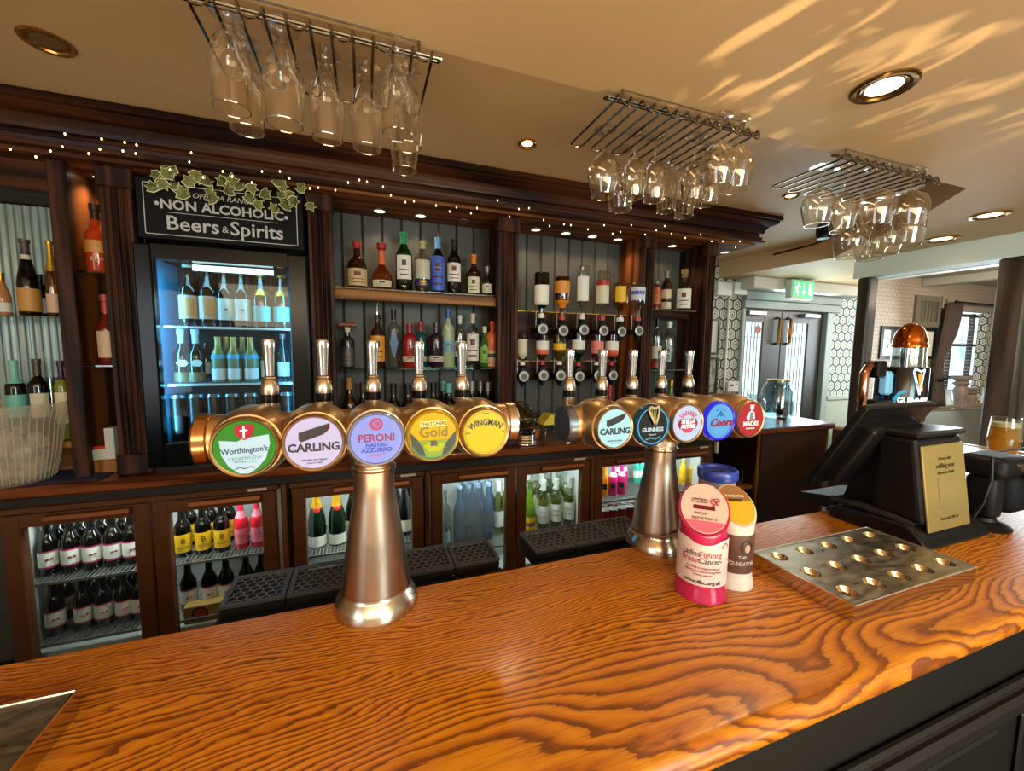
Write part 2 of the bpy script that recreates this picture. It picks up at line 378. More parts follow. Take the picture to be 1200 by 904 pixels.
def frame(name, label, x0, x1, z0, z1, y, pic, w=.02):
    t = T(name, label, 'picture', ((x0+x1)/2, y, z0)); a = (x1-x0)/2; h = z1-z0
    MB().box((-a, -.02, 0), (-a+w, 0, h)).box((a-w, -.02, 0), (a, 0, h)).box((-a+w, -.02, 0), (a-w, 0, w)).box((-a+w, -.02, h-w), (a-w, 0, h)).build('frame', flat('#15110e', .35), t, smooth=0)
    MB().box((-a+w, -.008, w), (a-w, -.004, h-w)).build('print', pic, t, smooth=0); return t, a, h
frame('framed_notice', 'narrow black framed white notice, upper of two beside the back bar', 3.22, 3.41, 1.53, 1.89, YW-.002, flat('#c9c4ba', .4))
n = NT('grey_photo_print'); n.set(col=n.ramp(n.noise(n.obj(), 18., 4), [(.35, '#2e2c2a'), (.6, '#b9b4a8')]), rough=.4); PHOTO = n.m
frame('framed_notice', 'narrow black framed photo print, lower of two beside the back bar', 3.22, 3.41, 1.12, 1.50, YW-.002, PHOTO)
p0 = aY(1032, 382, YW); p1 = aY(1092, 421, YW)
t, a, h = frame('framed_photograph', 'large black framed grey landscape photo hanging behind the stout font', p0.x, p1.x, p1.z, p0.z, YW-.002, flat('#cfc9bb', .5), .045)
MB().box((-a+.13, -.011, .14), (a-.13, -.0081, h-.14)).build('photograph', PHOTO, t, smooth=0)
MB().box((-a+.2, -.012, .2), (-a+.42, -.0111, .4)).build('photographed_house', flat('#3a3733', .5), t, smooth=0)
# exit sign
ex = aY(941, 340, 2.9); t = T('exit_sign', 'green illuminated running man exit sign box under the ceiling', 'sign', (ex.x, 2.9, ex.z-.09)); GW = .165
MB().box((-GW, 0, 0), (GW+.0, .07, .19), .006).box((-.03, .02, .19), (.03, .05, ZC-ex.z+.09-.001)).build('housing', flat('#c7d6cc', .4), t, smooth=0)
MB().box((-GW+.018, -.004, .016), (GW-.018, -.0005, .174)).build('lit_face', flat('#12b56c', .4, es=1.1), t, smooth=0)
def stroke(m, pts, w, y):
    for (x0, z0), (x1, z1) in zip(pts, pts[1:]):
        d = Vector((x1-x0, z1-z0)); L = d.length; d /= L; q = Vector((-d.y, d.x))*w/2
        m.prism([(x0+q.x, z0+q.y), (x0-q.x, z0-q.y), (x1-q.x, z1-q.y), (x1+q.x, z1+q.y)], 1, y, y+.001)
    return m
m = MB(); y = -.0055
m.disc((-.075, .145), .014, y, 14); stroke(m, [(-.078, .13), (-.095, .085)], .026, y); stroke(m, [(-.075, .125), (-.045, .115), (-.035, .128)], .011, y); stroke(m, [(-.085, .125), (-.112, .118), (-.12, .095)], .011, y)
stroke(m, [(-.09, .085), (-.07, .065), (-.08, .035)], .013, y); stroke(m, [(-.095, .085), (-.108, .06), (-.13, .058)], .013, y)
stroke(m, [(.005, .15), (.005, .05)], .012, y); stroke(m, [(-.022, .078), (.005, .046), (.032, .078)], .012, y); m.box((.075, y, .04), (.115, y+.001, .155))
m.build('running_man_symbol', flat('#d8ffe9', .4, es=1.2), t, smooth=0)
# security camera and cable on the edge of the raised ceiling
MB().tube([(3.34, 2.6, 2.40), (3.38, 2.3, 2.42), (3.3, 2.05, 2.43), (3.15, 1.85, 2.43)], .008, 6).build('black_cable', BLACKPL); tag(bpy.data.objects['black_cable'], 'black cable run along the edge of the raised ceiling', 'cable')
pc = aY(966, 272, 2.0); t = T('ceiling_camera', 'small black device fixed under the raised ceiling behind hanging glasses', 'camera', (pc.x, 2.0, pc.z))
MB().lathe([(.0001, -.05), (.04, -.045), (.05, -.01), (.05, .03), (.04, .05)], 16).build('casing', BLACKPL, t); MB().cyl((0, 0, .05), (0, 0, ZR-pc.z), .012, 8).build('stem', BLACKPL, t); MB().ball((-.035, -.03, -.015), .014, 10, 6).build('lens', BLACKGL, t)
# timber posts
POST = wood('aged_post_timber', '#5b4d44', '#332821', 2, 5., .6, .1)
for i, (x0, y1, w, d) in enumerate(((3.735, 2.165, .11, .085), (3.735, 1.394, .15, .125))):
    t = T('timber_post', ['dark square timber post beside the hexagon papered pier', 'dark square timber post nearest the right edge of the photo'][i], 'post', (x0+w/2, y1-d/2, 0))
    MB().box((-w/2, -d/2, 0), (w/2, d/2, 2.156), .008).build('shaft', POST, t, smooth=0)
# window in the far room
OUT = NT('daylight_outdoors'); OUT.set(col='#000000', emit=OUT.ramp(OUT.noise(OUT.map(OUT.obj(), (1.4, 1, 1)), 2.2, 2), [(.3, '#8fc3e6'), (.55, '#e4f4ff'), (.8, '#9cc4dc')]), es=1.7)
WINW = flat('#4b4039', .5)
o = struct(MB().box((wx0, YW+.35, WZ0-.1), (wx1, YW+.36, WZ1+.1)).build('window_1', OUT.m, smooth=0))
m = MB()
for xx in (wx0+.02, wx0+.55, wx0+1.1): m.box((xx, YW+.2, WZ0), (xx+.05, YW+.25, WZ1))
for zz in (WZ0, WZ0+.33*(WZ1-WZ0), WZ0+.66*(WZ1-WZ0), WZ1-.05): m.box((wx0, YW+.2, zz), (wx1, YW+.25, zz+.04))
m.build('window_frame', WINW, o, smooth=0)
m = MB(); k = 0; z = WZ0+.3
while z < WZ1-.05: m.box((wx0+.03, YW+.16, z), (wx1, YW+.175, z+.004)); z += .05
m.build('blind_slats', flat('#dfe6e8', .5), o, smooth=0)['kind'] = 'stuff'
MB().box((wx0, YW-.05, WZ0-.02), (wx1, YW+.2, WZ0), .004).build('window_sill', flat('#b9b2a2', .5), o, smooth=0)
struct(MB().box((wx0+1.1, YW+.05, WZ0), (wx1, YW+.15, WZ1)).build('wall_reveal', PAPER, smooth=0))
# curtain and rail
def wavy(x0, x1, z0, z1, y, amp, waves, tie=None, drift=0.):
    m = MB(); n = 48; rows = 14; vs = []; fs = []
    for j in range(rows+1):
        f = j/rows; z = z1+(z0-z1)*f; s = 1.
        if tie: s = 1-.62*math.exp(-((f-tie)/.18)**2) if f < tie else 1-.62*math.exp(-((f-tie)/.35)**2)
        for i in range(n+1):
            u = i/n; vs.append((x0+(x1-x0)*u*s-drift*min(1, f/.6), y+amp*sin(u*waves*2*PI)*(.6+.4*s), z))
    for j in range(rows):
        for i in range(n): fs.append((j*(n+1)+i, j*(n+1)+i+1, (j+1)*(n+1)+i+1, (j+1)*(n+1)+i))
    m.add(vs, fs); return m
t = T('curtain', 'brown gathered curtain tied back left of the far window', 'curtain', (wx0-.27, YW-.09, .6))
m = wavy(0, .32, .25, WZ1+.07-.6, 0, .024, 6, .55, .13); cu = m.build('drape', flat('#4a3a31', .8), t, smooth=180); sm = cu.modifiers.new('thick', 'SOLIDIFY'); sm.thickness = .006
MB().tube([(-.14, -.04, .62), (-.06, -.045, .60), (.03, -.03, .64)], .012, 6).build('tie_back', BLACKPL, t)
t = T('curtain_rail', 'thin dark curtain rail above the far window', 'rail', (wx0-.1, YW-.09, WZ1+.09)); MB().cyl((0, 0, 0), (2.2, 0, 0), .014, 8).ball((0, 0, 0), .024, 10, 6).build('pole', BLACKIRON, t)
# shuttered panel and small wall box
p0 = aY(1072, 346, YW); p1 = aY(1097, 384, YW)
t = T('shuttered_hatch', 'small olive shuttered hatch on the far papered wall', 'hatch', ((p0.x+p1.x)/2, YW, p1.z)); a = (p1.x-p0.x)/2; h = p0.z-p1.z
OLV = flat('#57533f', .5); MB().box((-a, -.03, 0), (-a+.1, -.001, h)).box((a-.06, -.03, 0), (a, -.001, h)).box((-a+.1, -.03, 0), (a-.06, -.001, .07)).box((-a+.1, -.03, h-.07), (a-.06, -.001, h)).build('frame', flat('#6b6553', .5), t, smooth=0)
k = -a+.1
for i in range(5):
    ww = (2*a-.16)/5; MB().box((k+.004, -.018, .07), (k+ww-.004, -.001, h-.07), .004).build('slat', OLV, t, smooth=0); k += ww
pb = aY(1104, 355, YW); t = T('wall_alarm_box', 'small pale alarm box on the wall left of the curtain', 'box', (pb.x, YW-.002, pb.z-.08)); MB().box((-.06, -.04, 0), (.06, 0, .16), .006).build('casing', flat('#8f8371', .5), t, smooth=0); MB().disc((0, .1), .03, -.0415, 14).build('grille', flat('#5c5346', .6), t)
# turned candlesticks and white vases on the sill
CW = flat('#8a7668', .5)
def turned(t, H, r, mat, name='turned_stem'):
    pr = [(1, 0), (1, .05), (.55, .09), (.7, .16), (.45, .2), (.6, .45), (.75, .6), (.5, .72), (.85, .8), (.5, .86), (.95, .93), (1, 1)]
    return MB().lathe([(r*a, H*b) for a, b in pr], 14).build(name, mat, t)
for i, (px, top, w, lab) in enumerate(((1123, 441, .11, 'tall turned wooden candlestick on the far window sill'), (1136, 455, .1, 'short turned wooden candlestick on the far window sill'))):
    b = aY(px, 480, YW+.02); t = T('candlestick', lab, 'candlestick', (b.x, YW+.02, WZ0+.001), group=None); turned(t, aY(px, top, YW+.02).z-WZ0, w, CW)
for i, px in enumerate((1108, 1149)):
    b = aY(px, 480, YW+.06); t = T('white_vase', ['white vase on the far sill left of the tall candlestick', 'white vase on the far sill right of the short candlestick'][i], 'vase', (b.x, YW+.06, WZ0+.001)); H = .34
    MB().lathe([(.06, 0), (.085, .08), (.07, .18), (.035, .24), (.04, .32), (.05, .34)], 14).build('body', flat('#c9d3d4', .4), t)
# bench seat in the far room
bs = aX(1100, 480, 4.9)
t = T('bench_sofa', 'dark grey green upholstered bench in the far room under window', 'sofa', (6.3, 2.55, 0))
SOFA = flat('#4a4a40', .8)
MB().box((-.9, -.35, .08), (1.2, .3, .45), .05).build('seat', SOFA, t); 
MB().prism([(.1, .45), (.3, .45), (.36, .84), (.2, .86)], 0, -.9, 1.2).build('backrest', SOFA, t, smooth=0); MB().box((-1.05, -.35, .0), (-.901, .35, .62), .03).build('arm', SOFA, t)
t = T('tub_chair', 'dark upholstered chair behind the right timber post', 'chair', (4.9, 1.15, 0), -.3)
MB().box((-.3, -.3, .12), (.3, .3, .46), .05).build('seat', SOFA, t); MB().box((-.32, .2, .47), (.32, .34, 1.02), .05).build('backrest', flat('#3d352f', .8), t)
for sx in (-1, 1):
    for sy in (-1, 1): MB().cyl((sx*.25, sy*.25, 0), (sx*.25, sy*.25, .12), .025, 8).build('leg', BLACKIRON, t)
# recessed ceiling lamps
def downlight(px, py, z, r, label, on, name='ceiling_downlight', ring='#b98a4a', group=None):
    p = aZ(px, py, z); t = T(name, label, 'ceiling light', (p.x, p.y, z-.001), group=group)
    MB().shell([(r, 0), (r, -.004), (r*.93, -.008), (r*.8, -.006), (r*.74, 0.0), (r*.68, -.003), (r*.6, 0.), (r*.56, -.001)], 28).build('trim_ring', flat(ring, .25, .9), t)
    MB().lathe([(.0001, -.0015), (r*.56, -.0015), (r*.56, -.0005), (.0001, -.0005)], 24).build('lamp_lens', flat('#ffe2b0', .3, es=6. if on else .05) if on else flat('#6b5330', .3), t)
    if on: light('SPOT', 'downlight_beam', (0, 0, -.02), on, (1, .74, .45), r*.5, (0, 0, 0), t, angle=2.5)
    return t
downlight(55, 48, ZR, .062, 'brass ringed unlit downlight at the far left of the raised ceiling', 0)
downlight(618, 168, ZR, .042, 'small lit downlight in the raised ceiling between the first two glass racks', 6)
downlight(927, 229, ZR, .045, 'small lit downlight in the raised ceiling beside the third glass rack', 7)
downlight(1036, 101, ZC, .075, 'large lit brass ringed downlight in the low ceiling nearest the camera', 14, ring='#8a6a3c')
downlight(1160, 252, ZC, .08, 'flat ringed downlight in the low ceiling at the right edge', 6)
downlight(1103, 280, ZC, .09, 'flat ringed downlight in the low ceiling left of the right post', 6)
# ------------------------------------------------------------------ back bar joinery
ZK = 1.015                     # top of the back counter
YF, YP, YBK = 2.06, 2.15, 2.42
bb = T('back_bar', 'dark oak back bar with fluted pilasters, cornice and shelves behind the counter', 'back bar', (0, YP, ZK))
def BB(m, name, mat, **k):
    """joinery built in world coordinates, then hung on the back bar"""
    m.v = [(x, y-YP, z-ZK) for x, y, z in m.v]
    return m.build(name, mat, bb, **k)
def flute_poly(x0, x1, y0, y1, nf):
    pts = [(x0, y1), (x0, y0)]; w = x1-x0; e = w*.12; fw = (w-2*e)/nf
    for i in range(nf):
        a = x0+e+i*fw
        for k in range(7):
            t = k/6; pts.append((a+fw*(.08+.84*t), y0+.012*sin(PI*t)))
    pts += [(x1, y0), (x1, y1)]; return pts
PIL = [(-.985, -.882, 4), (-.232, -.13, 4), (.70, .815, 4), (1.655, 1.735, 3), (2.165, 2.235, 3)]
for x0, x1, nf in PIL:
    m = MB().prism(flute_poly(x0, x1, YP, YP+.05, nf), 2, ZK+.09, 2.24)
    m.box((x0-.008, YP-.014, ZK+.001), (x1+.008, YP+.05, ZK+.09), .006).box((x0-.008, YP-.012, 2.2), (x1+.008, YP+.05, 2.283), .006)
    BB(m, 'pilaster', DARKWOOD_V, smooth=30)
for x0, x1, d0, mt in ((-.975, -.955, YP+.05, DARKWOOD_V), (-.232, -.205, YP+.05, DARKWOOD_V), (.735, .775, YP+.05, DARKWOOD_V), (1.665, 1.70, YP+.05, AMBERWOOD), (2.18, 2.22, YP+.05, DARKWOOD_V), (-1.132, -1.10, YP+.02, AMBERWOOD)):
    BB(MB().box((x0, d0, ZK+.001), (x1, YBK-.001, 2.283)), 'partition', mt, smooth=0)
BB(MB().box((-1.140, YP, ZK+.001), (-1.086, YP+.02, 2.283), .004), 'divider_post', DARKWOOD_V, smooth=0)
# tongue and groove boards
TG = [flat(c, .5) for c in ('#43403a', '#48453e', '#3f3d38')]
def boards(x0, x1, n):
    w = (x1-x0)/n
    for i in range(n):
        BB(MB().prism([(x0+i*w+.0015, YBK+.02), (x0+i*w+.0015, YBK+.007), (x0+i*w+.008, YBK), (x0+(i+1)*w-.008, YBK), (x0+(i+1)*w-.0015, YBK+.007), (x0+(i+1)*w-.0015, YBK+.02)], 2, ZK+.001, 2.283), 'board', TG[(i*7) % 3], smooth=0)
boards(-.205, .735, 9); boards(.775, 1.665, 9); boards(1.70, 2.18, 5); boards(-1.10, -.975, 1)
BB(MB().box((-2.2, YBK+.0205, ZK+.001), (2.235, YBK+.05, 2.283)), 'back_board', flat('#262420', .7), smooth=0)
# corrugated panel of the far left bay
pts = []
for i in range(101):
    x = -1.9+.767*i/100; pts.append((x, YBK-.012+.007*sin(i*2*PI/3.4)))
m = MB(); vs = [(x, y, z) for z in (ZK+.001, 2.16) for x, y in pts]; m.add(vs, [(i, i+1, 102+i, 101+i) for i in range(100)])
BB(m, 'corrugated_panel', flat('#7c8983', .3, .3), smooth=180)
BB(MB().box((-2.0, YP+.05, 2.165), (-1.133, YBK, 2.283)), 'bay_header', DARKWOOD, smooth=0)
# soffit and cornice
BB(MB().box((-2.2, YP-.045, 2.284), (2.52, YBK+.19, 2.31)), 'soffit', wood('soffit_oak', '#8a5228', '#3c1f0e', 0, 6.), smooth=0)
cor = [(1.99, ZR-.002), (1.99, 2.432), (2.004, 2.428), (2.004, 2.418), (2.02, 2.408), (2.045, 2.398), (2.062, 2.375), (2.066, 2.357), (2.082, 2.352), (2.082, 2.34), (2.07, 2.333), (2.075, 2.318), (2.062, 2.312), (2.062, 2.298), (2.10, 2.298), (2.10, ZR-.002)]
m = MB().prism(cor, 0, -2.4, 2.52)
# the return at the right hand end
ret = [(2.52+(2.10-y)*1.0, z) for y, z in cor]
vs = []; N = len(cor)
for yy in (0, 1):
    for (y, z) in cor:
        off = 2.10-y
        vs.append((2.52+off, (y if yy == 0 else 2.60), z))
m.add(vs, [(i, (i+1) % N, N+(i+1) % N, N+i) for i in range(N)]+[tuple(range(N, 2*N))])
m.add([(2.52, y, z) for y, z in cor]+[(2.52+2.10-y, y, z) for y, z in cor], [(i, (i+1) % N, N+(i+1) % N, N+i) for i in range(N)])
BB(m, 'cornice', CORNICE, smooth=30)
# shelves
GEDGE = pane('green_edged_shelf_glass', '#cfe0d2', .12)
def glass_shelf(x0, x1, z, y0=2.2): BB(MB().box((x0, y0, z-.009), (x1, YBK-.002, z), .001), 'glass_shelf', GEDGE, smooth=0)
Z1, Z2 = 1.867, 1.461
BB(MB().box((-.204, 2.205, Z1-.062), (.734, 2.23, Z1-.0095), .004), 'shelf_rail', wood('shelf_rail_oak', '#a06a34', '#5f3818', 0, 6.), smooth=0)
glass_shelf(-.204, .734, Z1, 2.2); glass_shelf(-.204, .734, Z2, 2.2)
ZN1, ZN2 = 1.872, 1.483; glass_shelf(-1.099, -.976, ZN1); glass_shelf(-1.099, -.976, ZN2)
ZL1 = 1.682; glass_shelf(-1.9, -1.141, ZL1)
BB(MB().box((-1.9, 2.2, 1.135), (-1.133, YBK-.014, 1.163), .004), 'wood_shelf', PALEWOOD, smooth=0)
BB(MB().box((-1.9, 2.3, ZK+.001), (-1.133, 2.32, 1.134)), 'riser', wood('riser_oak', '#a06a34', '#5f3818', 0, 6.), smooth=0)
BB(MB().box((-1.099, 2.2, ZK+.001), (-.976, 2.3, ZK+.06), .004), 'wood_ledge', PALEWOOD, smooth=0)
ZQ1, ZQ2 = 1.838, 1.44
for z in (ZQ1, ZQ2): glass_shelf(1.70, 2.165, z, 2.19)
BB(MB().box((1.70, 2.3, ZQ1-.05), (2.165, 2.315, ZQ1-.0095), .003), 'shelf_rail', DARKWOOD, smooth=0)
# optic rails
for z0, z1, x1 in ((1.628, 1.786, 1.60), (1.38, 1.493, 1.535)):
    BB(MB().box((.816, 2.24, z0), (x1, 2.262, z1), .003), 'optic_rail', DARKWOOD, smooth=0)
    BB(MB().box((.816, 2.232, z1+.0005), (x1, 2.262, z1+.006)), 'brass_strip', BRASS, smooth=0)
# soffit lamps
for i, (px, py, on) in enumerate(((0, 200, 1), (117, 212, 1), (445, 251, 1), (493, 257, 1), (541, 266, 0), (629, 272, 1), (663, 277, 1), (693, 281, 1), (724, 284, 1), (786, 292, 1), (840, 301, 1))):
    p = aZ(px, py, 2.283); y = 2.31
    t = T('soffit_spotlight', ['', 'lit '][on]+'round spotlight in the back bar soffit, %s of eleven' % nth(i, 11), 'spotlight', (p.x*.975, y, 2.2835), group='soffit spotlights')
    MB().shell([(.034, 0), (.034, -.004), (.03, -.005), (.026, -.001)], 20).build('trim_ring', flat('#c9b89a', .25, .9), t)
    MB().lathe([(.0001, -.002), (.026, -.002), (.026, -.001), (.0001, -.001)], 18).build('lens', flat('#fff0d0', .3, es=3.2) if on else flat('#4a3a28', .3), t)
    if on: light('SPOT', 'spot_beam', (0, 0, -.015), 4.2 if i > 1 else 5.5, (1, .76, .48), .02, (0, 0, 0), t, angle=2.1, blend=.9)
# worktop
m = MB().prism([(YF+.012, ZK-.045), (YF, ZK-.035), (YF, ZK-.008), (YF+.008, ZK), (2.62, ZK), (2.62, ZK-.045)], 0, -2.4, 3.44)
tag(m.build('back_counter', COUNTERWOOD, smooth=30), 'long reddish brown wooden worktop of the back bar', 'worktop')
m = MB().box((-2.4, YF+.055, .925), (2.26, YF+.075, .9695))
tag(m.build('counter_apron', flat('#1d120c', .5), smooth=0), 'dark apron strip under the front edge of the back counter', 'panel')
# ------------------------------------------------------------------ bottle fridges under the counter
YD = 2.10
SHELFM = flat('#b9b6ae', .3, .8)
INNER = flat('#c3c6c2', .5)
def fridge(label, x0, x1, doors, racks, lamp, zt=.918):
    t = T('bottle_fridge', label, 'fridge', ((x0+x1)/2, YD, .06)); ox, oz = (x0+x1)/2, .06
    def L(m): m.v = [(x-ox, y-YD, z-oz) for x, y, z in m.v]; return m
    L(MB().box((x0, YD+.05, .06), (x0+.03, 2.58, zt)).box((x1-.03, YD+.05, .06), (x1, 2.58, zt)).box((x0+.03, 2.55, .06), (x1-.03, 2.58, zt)).box((x0+.03, YD+.05, .06), (x1-.03, 2.55, .28)).box((x0+.03, YD+.05, zt-.02), (x1-.03, 2.55, zt))).build('cabinet', INNER, t, smooth=0)
    L(MB().box((x0, YD+.0, .06), (x1, YD+.0495, .19))).build('kick_plate', FRIDGEWOOD, t, smooth=0)
    L(MB().box((x0, YD-.004, zt-.016), (x1, YD+.0495, zt+.006), .003)).build('top_rail', FRIDGEWOOD, t, smooth=0)
    L(MB().box((x1-.12, YD-.007, zt-.011), (x1-.045, YD-.0041, zt+.001))).build('white_label_plate', flat('#b8b0a4', .5), t, smooth=0)
    for z in racks:
        m = MB(); 
        m.box((x0+.032, YD+.052, z-.012), (x1-.032, YD+.058, z-.001)); m.box((x0+.032, 2.5, z-.012), (x1-.032, 2.505, z-.001))
        k = x0+.04
        while k < x1-.04: m.box((k, YD+.058, z-.007), (k+.004, 2.5, z-.001)); k += .017
        L(m).build('wire_shelf', SHELFM, t, smooth=0)
    for a, b in doors:
        zb = .2; f = .058
        d = L(MB().box((a, YD, zb), (a+f, YD+.045, zt-.022), .004).box((b-f, YD, zb), (b, YD+.045, zt-.022), .004).box((a+f, YD, zb), (b-f, YD+.045, zb+f)).box((a+f, YD, zt-.022-.05), (b-f, YD+.045, zt-.022))).build('door', FRIDGEWOOD, t, smooth=0)
        L(MB().box((a+f+.001, YD+.02, zb+f+.001), (b-f-.001, YD+.024, zt-.0725))).build('glass_pane', FRIDGEPANE, d, smooth=0)
        L(MB().prism([(YD-.001, zt-.05), (YD-.026, zt-.053), (YD-.029, zt-.045), (YD-.022, zt-.03), (YD-.001, zt-.026)], 0, a+(b-a)*.3, b-(b-a)*.12)).build('handle', flat('#7a4520', .35, .5), d, smooth=30)
    light('AREA', 'fridge_lamp', (0, .07, zt-oz-.04), lamp, (.86, .95, 1.), (x1-x0)*.7, (math.radians(24), 0, 0), t, sy=.05)
    L(MB().box((x0+.05, YD+.056, zt-.033), (x1-.05, YD+.068, zt-.0205))).build('lamp_tube', flat('#f0f7ff', .3, es=2.), t, smooth=0)
    return t
FA = fridge('brown double door bottle fridge at the far left, holding dark fruit cider', -1.36, -.392, ((-1.345, -.879), (-.871, -.405)), (.585, .315), 5.)
FB = fridge('brown single door bottle fridge holding gold topped champagne', -.345, .282, ((-.338, .275),), (.53, .315), 4.5)
FC = fridge('brown double door bottle fridge holding blue bottles and white wine', .312, 1.288, ((.32, .797), (.805, 1.28)), (.425,), 5.)
FD = fridge('brown double door bottle fridge holding orange and pink soft drinks', 1.308, 2.245, ((1.315, 1.775), (1.782, 2.238)), (.60, .40), 5.)
n = NT('door_condensation'); v = n.obj(); n.set(col='#c3ccd2', rough=.6)
tr = n.n.new('ShaderNodeBsdfTransparent'); mx = n.n.new('ShaderNodeMixShader'); xx, yy, zz = n.sep(v)
dd = n.math('SQRT', n.math('ADD', n.math('POWER', n.math('MULTIPLY', n.math('ADD', xx, .245), 6.2), 2.), n.math('POWER', n.math('MULTIPLY', n.math('SUBTRACT', zz, .58), 3.4), 2.)))
n.put(mx.inputs[0], n.math('MULTIPLY', n.math('MAXIMUM', n.math('SUBTRACT', 1., n.math('ADD', dd, n.math('MULTIPLY', n.math('SUBTRACT', n.noise(v, 14., 4), .5), .7))), 0.), .62)); n.t.links.new(tr.outputs[0], mx.inputs[1]); n.t.links.new(n.b.outputs[0], mx.inputs[2]); n.t.links.new(mx.outputs[0], n.out.inputs[0])
dr = [c for c in FC.children if c.name.startswith('door')][0]
MB().box((.38-.8, .0245, .2), (.737-.8, .0248, .785)).build('condensation', n.m, dr, smooth=0)
for i, x in enumerate((-.3685, .297, 1.298)):
    tag(MB().box((x-.011, YD-.005, .0), (x+.011, YD+.04, .924), .003).build('carcass_upright', wood('carcass_upright_wood%d' % i, '#6b4020', '#3a2010', 2, 8.), smooth=0), ['thin brown upright right of the fruit cider fridge', 'thin brown upright right of the champagne fridge', 'thin brown upright right of the white wine fridge'][i], 'upright')
# open glass shelves and the end panel
t = T('glass_shelf_unit', 'open dark shelf unit for glasses at the right end of the back counter', 'shelf', (2.48, 2.12, 0))
MB().box((-.225, 0, 0), (-.205, .45, .965)).box((.205, 0, 0), (.2249, .45, .965)).box((-.205, .43, 0), (.205, .45, .965)).build('carcass', flat('#2b1a10', .5), t, smooth=0)
MB().box((-.204, .01, .55), (.204, .42, .575), .004).build('shelf', PALEWOOD, t, smooth=0); MB().box((-.204, .01, .1), (.204, .42, .12)).build('shelf', PALEWOOD, t, smooth=0)
MB().box((.205, -.012, 0), (.23, -.0005, .965)).build('edge_strip', PALEWOOD, t, smooth=0)
MB().box((-.2, -.02, .86), (-.18, -.001, .94)).build('white_tag', flat('#c9c2b4', .5), t, smooth=0)
t = T('end_panel', 'plain dark brown panel under the right end of the back counter', 'panel', (3.05, 2.10, 0))
MB().box((-.339, 0, 0), (.36, .02, .968)).build('board', flat('#3a2417', .45), t, smooth=0); MB().box((.345, -.012, 0), (.362, -.0005, .968)).build('edge_strip', PALEWOOD, t, smooth=0)
MB().box((-.339, 0, .0), (-.325, .021, .0)).v
t = T('bar_flap', 'brown bar flap panel with pale top edge behind the till', 'panel', (3.44, 2.08, 0), math.radians(-78))
MB().box((0, 0, 0), (1.15, .04, .965)).build('board', flat('#4a2f1d', .45), t, smooth=0); MB().box((0, -.005, .966), (1.15, .05, .99), .004).build('top_edge', flat('#b59a76', .5), t, smooth=0)
# ------------------------------------------------------------------ tall display fridge
t = T('display_fridge', 'tall black drinks fridge with blue lit glass door under the chalkboard', 'fridge', (-.556, 2.11, ZK))
TF = t; ox, oy, oz = t.location
def L(m): m.v = [(x-ox, y-oy, z-oz) for x, y, z in m.v]; return m
fx0, fx1, fz1 = -.876, -.240, 1.985
L(MB().box((fx0, 2.165, ZK+.001), (fx0+.03, 2.60, fz1)).box((fx1-.03, 2.165, ZK+.001), (fx1, 2.60, fz1)).box((fx0+.03, 2.57, ZK+.001), (fx1-.03, 2.60, fz1)).box((fx0+.03, 2.165, fz1-.04), (fx1-.03, 2.57, fz1)).box((fx0+.03, 2.165, ZK+.001), (fx1-.03, 2.57, ZK+.1))).build('cabinet', BLACKPL, t, smooth=0)
L(MB().box((fx0+.0305, 2.56, ZK+.1), (fx1-.0305, 2.569, fz1-.041))).build('back_liner', flat('#356a86', .4), t, smooth=0)  # white liner, the blue lamp glow is put into its colour
L(MB().box((fx0+.0305, 2.18, ZK+.1), (fx0+.034, 2.559, fz1-.041)).box((fx1-.034, 2.18, ZK+.1), (fx1-.0305, 2.559, fz1-.041))).build('side_liner', flat('#5fb4e0', .4), t, smooth=0)  # blue glow put into the colour here too, stronger at the sides
gx0, gx1, gz0, gz1 = -.815, -.318, 1.145, 1.925
d = L(MB().box((fx0, 2.11, ZK+.03), (gx0, 2.16, fz1), .006).box((gx1, 2.11, ZK+.03), (fx1, 2.16, fz1), .006).box((gx0, 2.11, ZK+.03), (gx1, 2.16, gz0)).box((gx0, 2.11, gz1), (gx1, 2.16, fz1))).build('door', BLACKGL, t, smooth=0)
L(MB().box((gx0, 2.13, gz0), (gx1, 2.136, gz1))).build('glass_pane', FRIDGEPANE, d, smooth=0)
L(MB().box((gx0+.12, 2.17, gz1-.028), (gx1-.07, 2.185, gz1-.006))).build('lamp_tube', flat('#c8f0ff', .3, es=4.), t, smooth=0)
p = aY(283, 293, 2.109); L(MB().text('frost', .03, p.x, p.z+.004, 2.1095)).build('maker_script', flat('#8f959a', .4), d) if 0 else None
TS = (1.655, 1.398, 1.118)
for z in TS[:2]:
    m = MB().box((fx0+.035, 2.185, z-.01), (fx1-.035, 2.19, z-.001)); k = fx0+.04
    while k < fx1-.04: m.box((k, 2.19, z-.007), (k+.004, 2.53, z-.001)); k += .02
    L(m).build('wire_shelf', flat('#cfe6ee', .3, .3), t, smooth=0)
light('AREA', 'fridge_lamp', (.0, .075, gz1-oz-.03), .45, (.2, .7, 1), .4, (math.radians(20), 0, 0), t, sy=.03)
light('AREA', 'side_strip', (gx0-ox+.008, .062, (gz0+gz1)/2-oz), 4., (.1, .52, 1), .02, (math.radians(90), 0, math.radians(-48)), t, sy=.7)
light('AREA', 'side_strip', (gx1-ox-.008, .062, (gz0+gz1)/2-oz), 2.4, (.1, .52, 1), .02, (math.radians(90), 0, math.radians(48)), t, sy=.7)
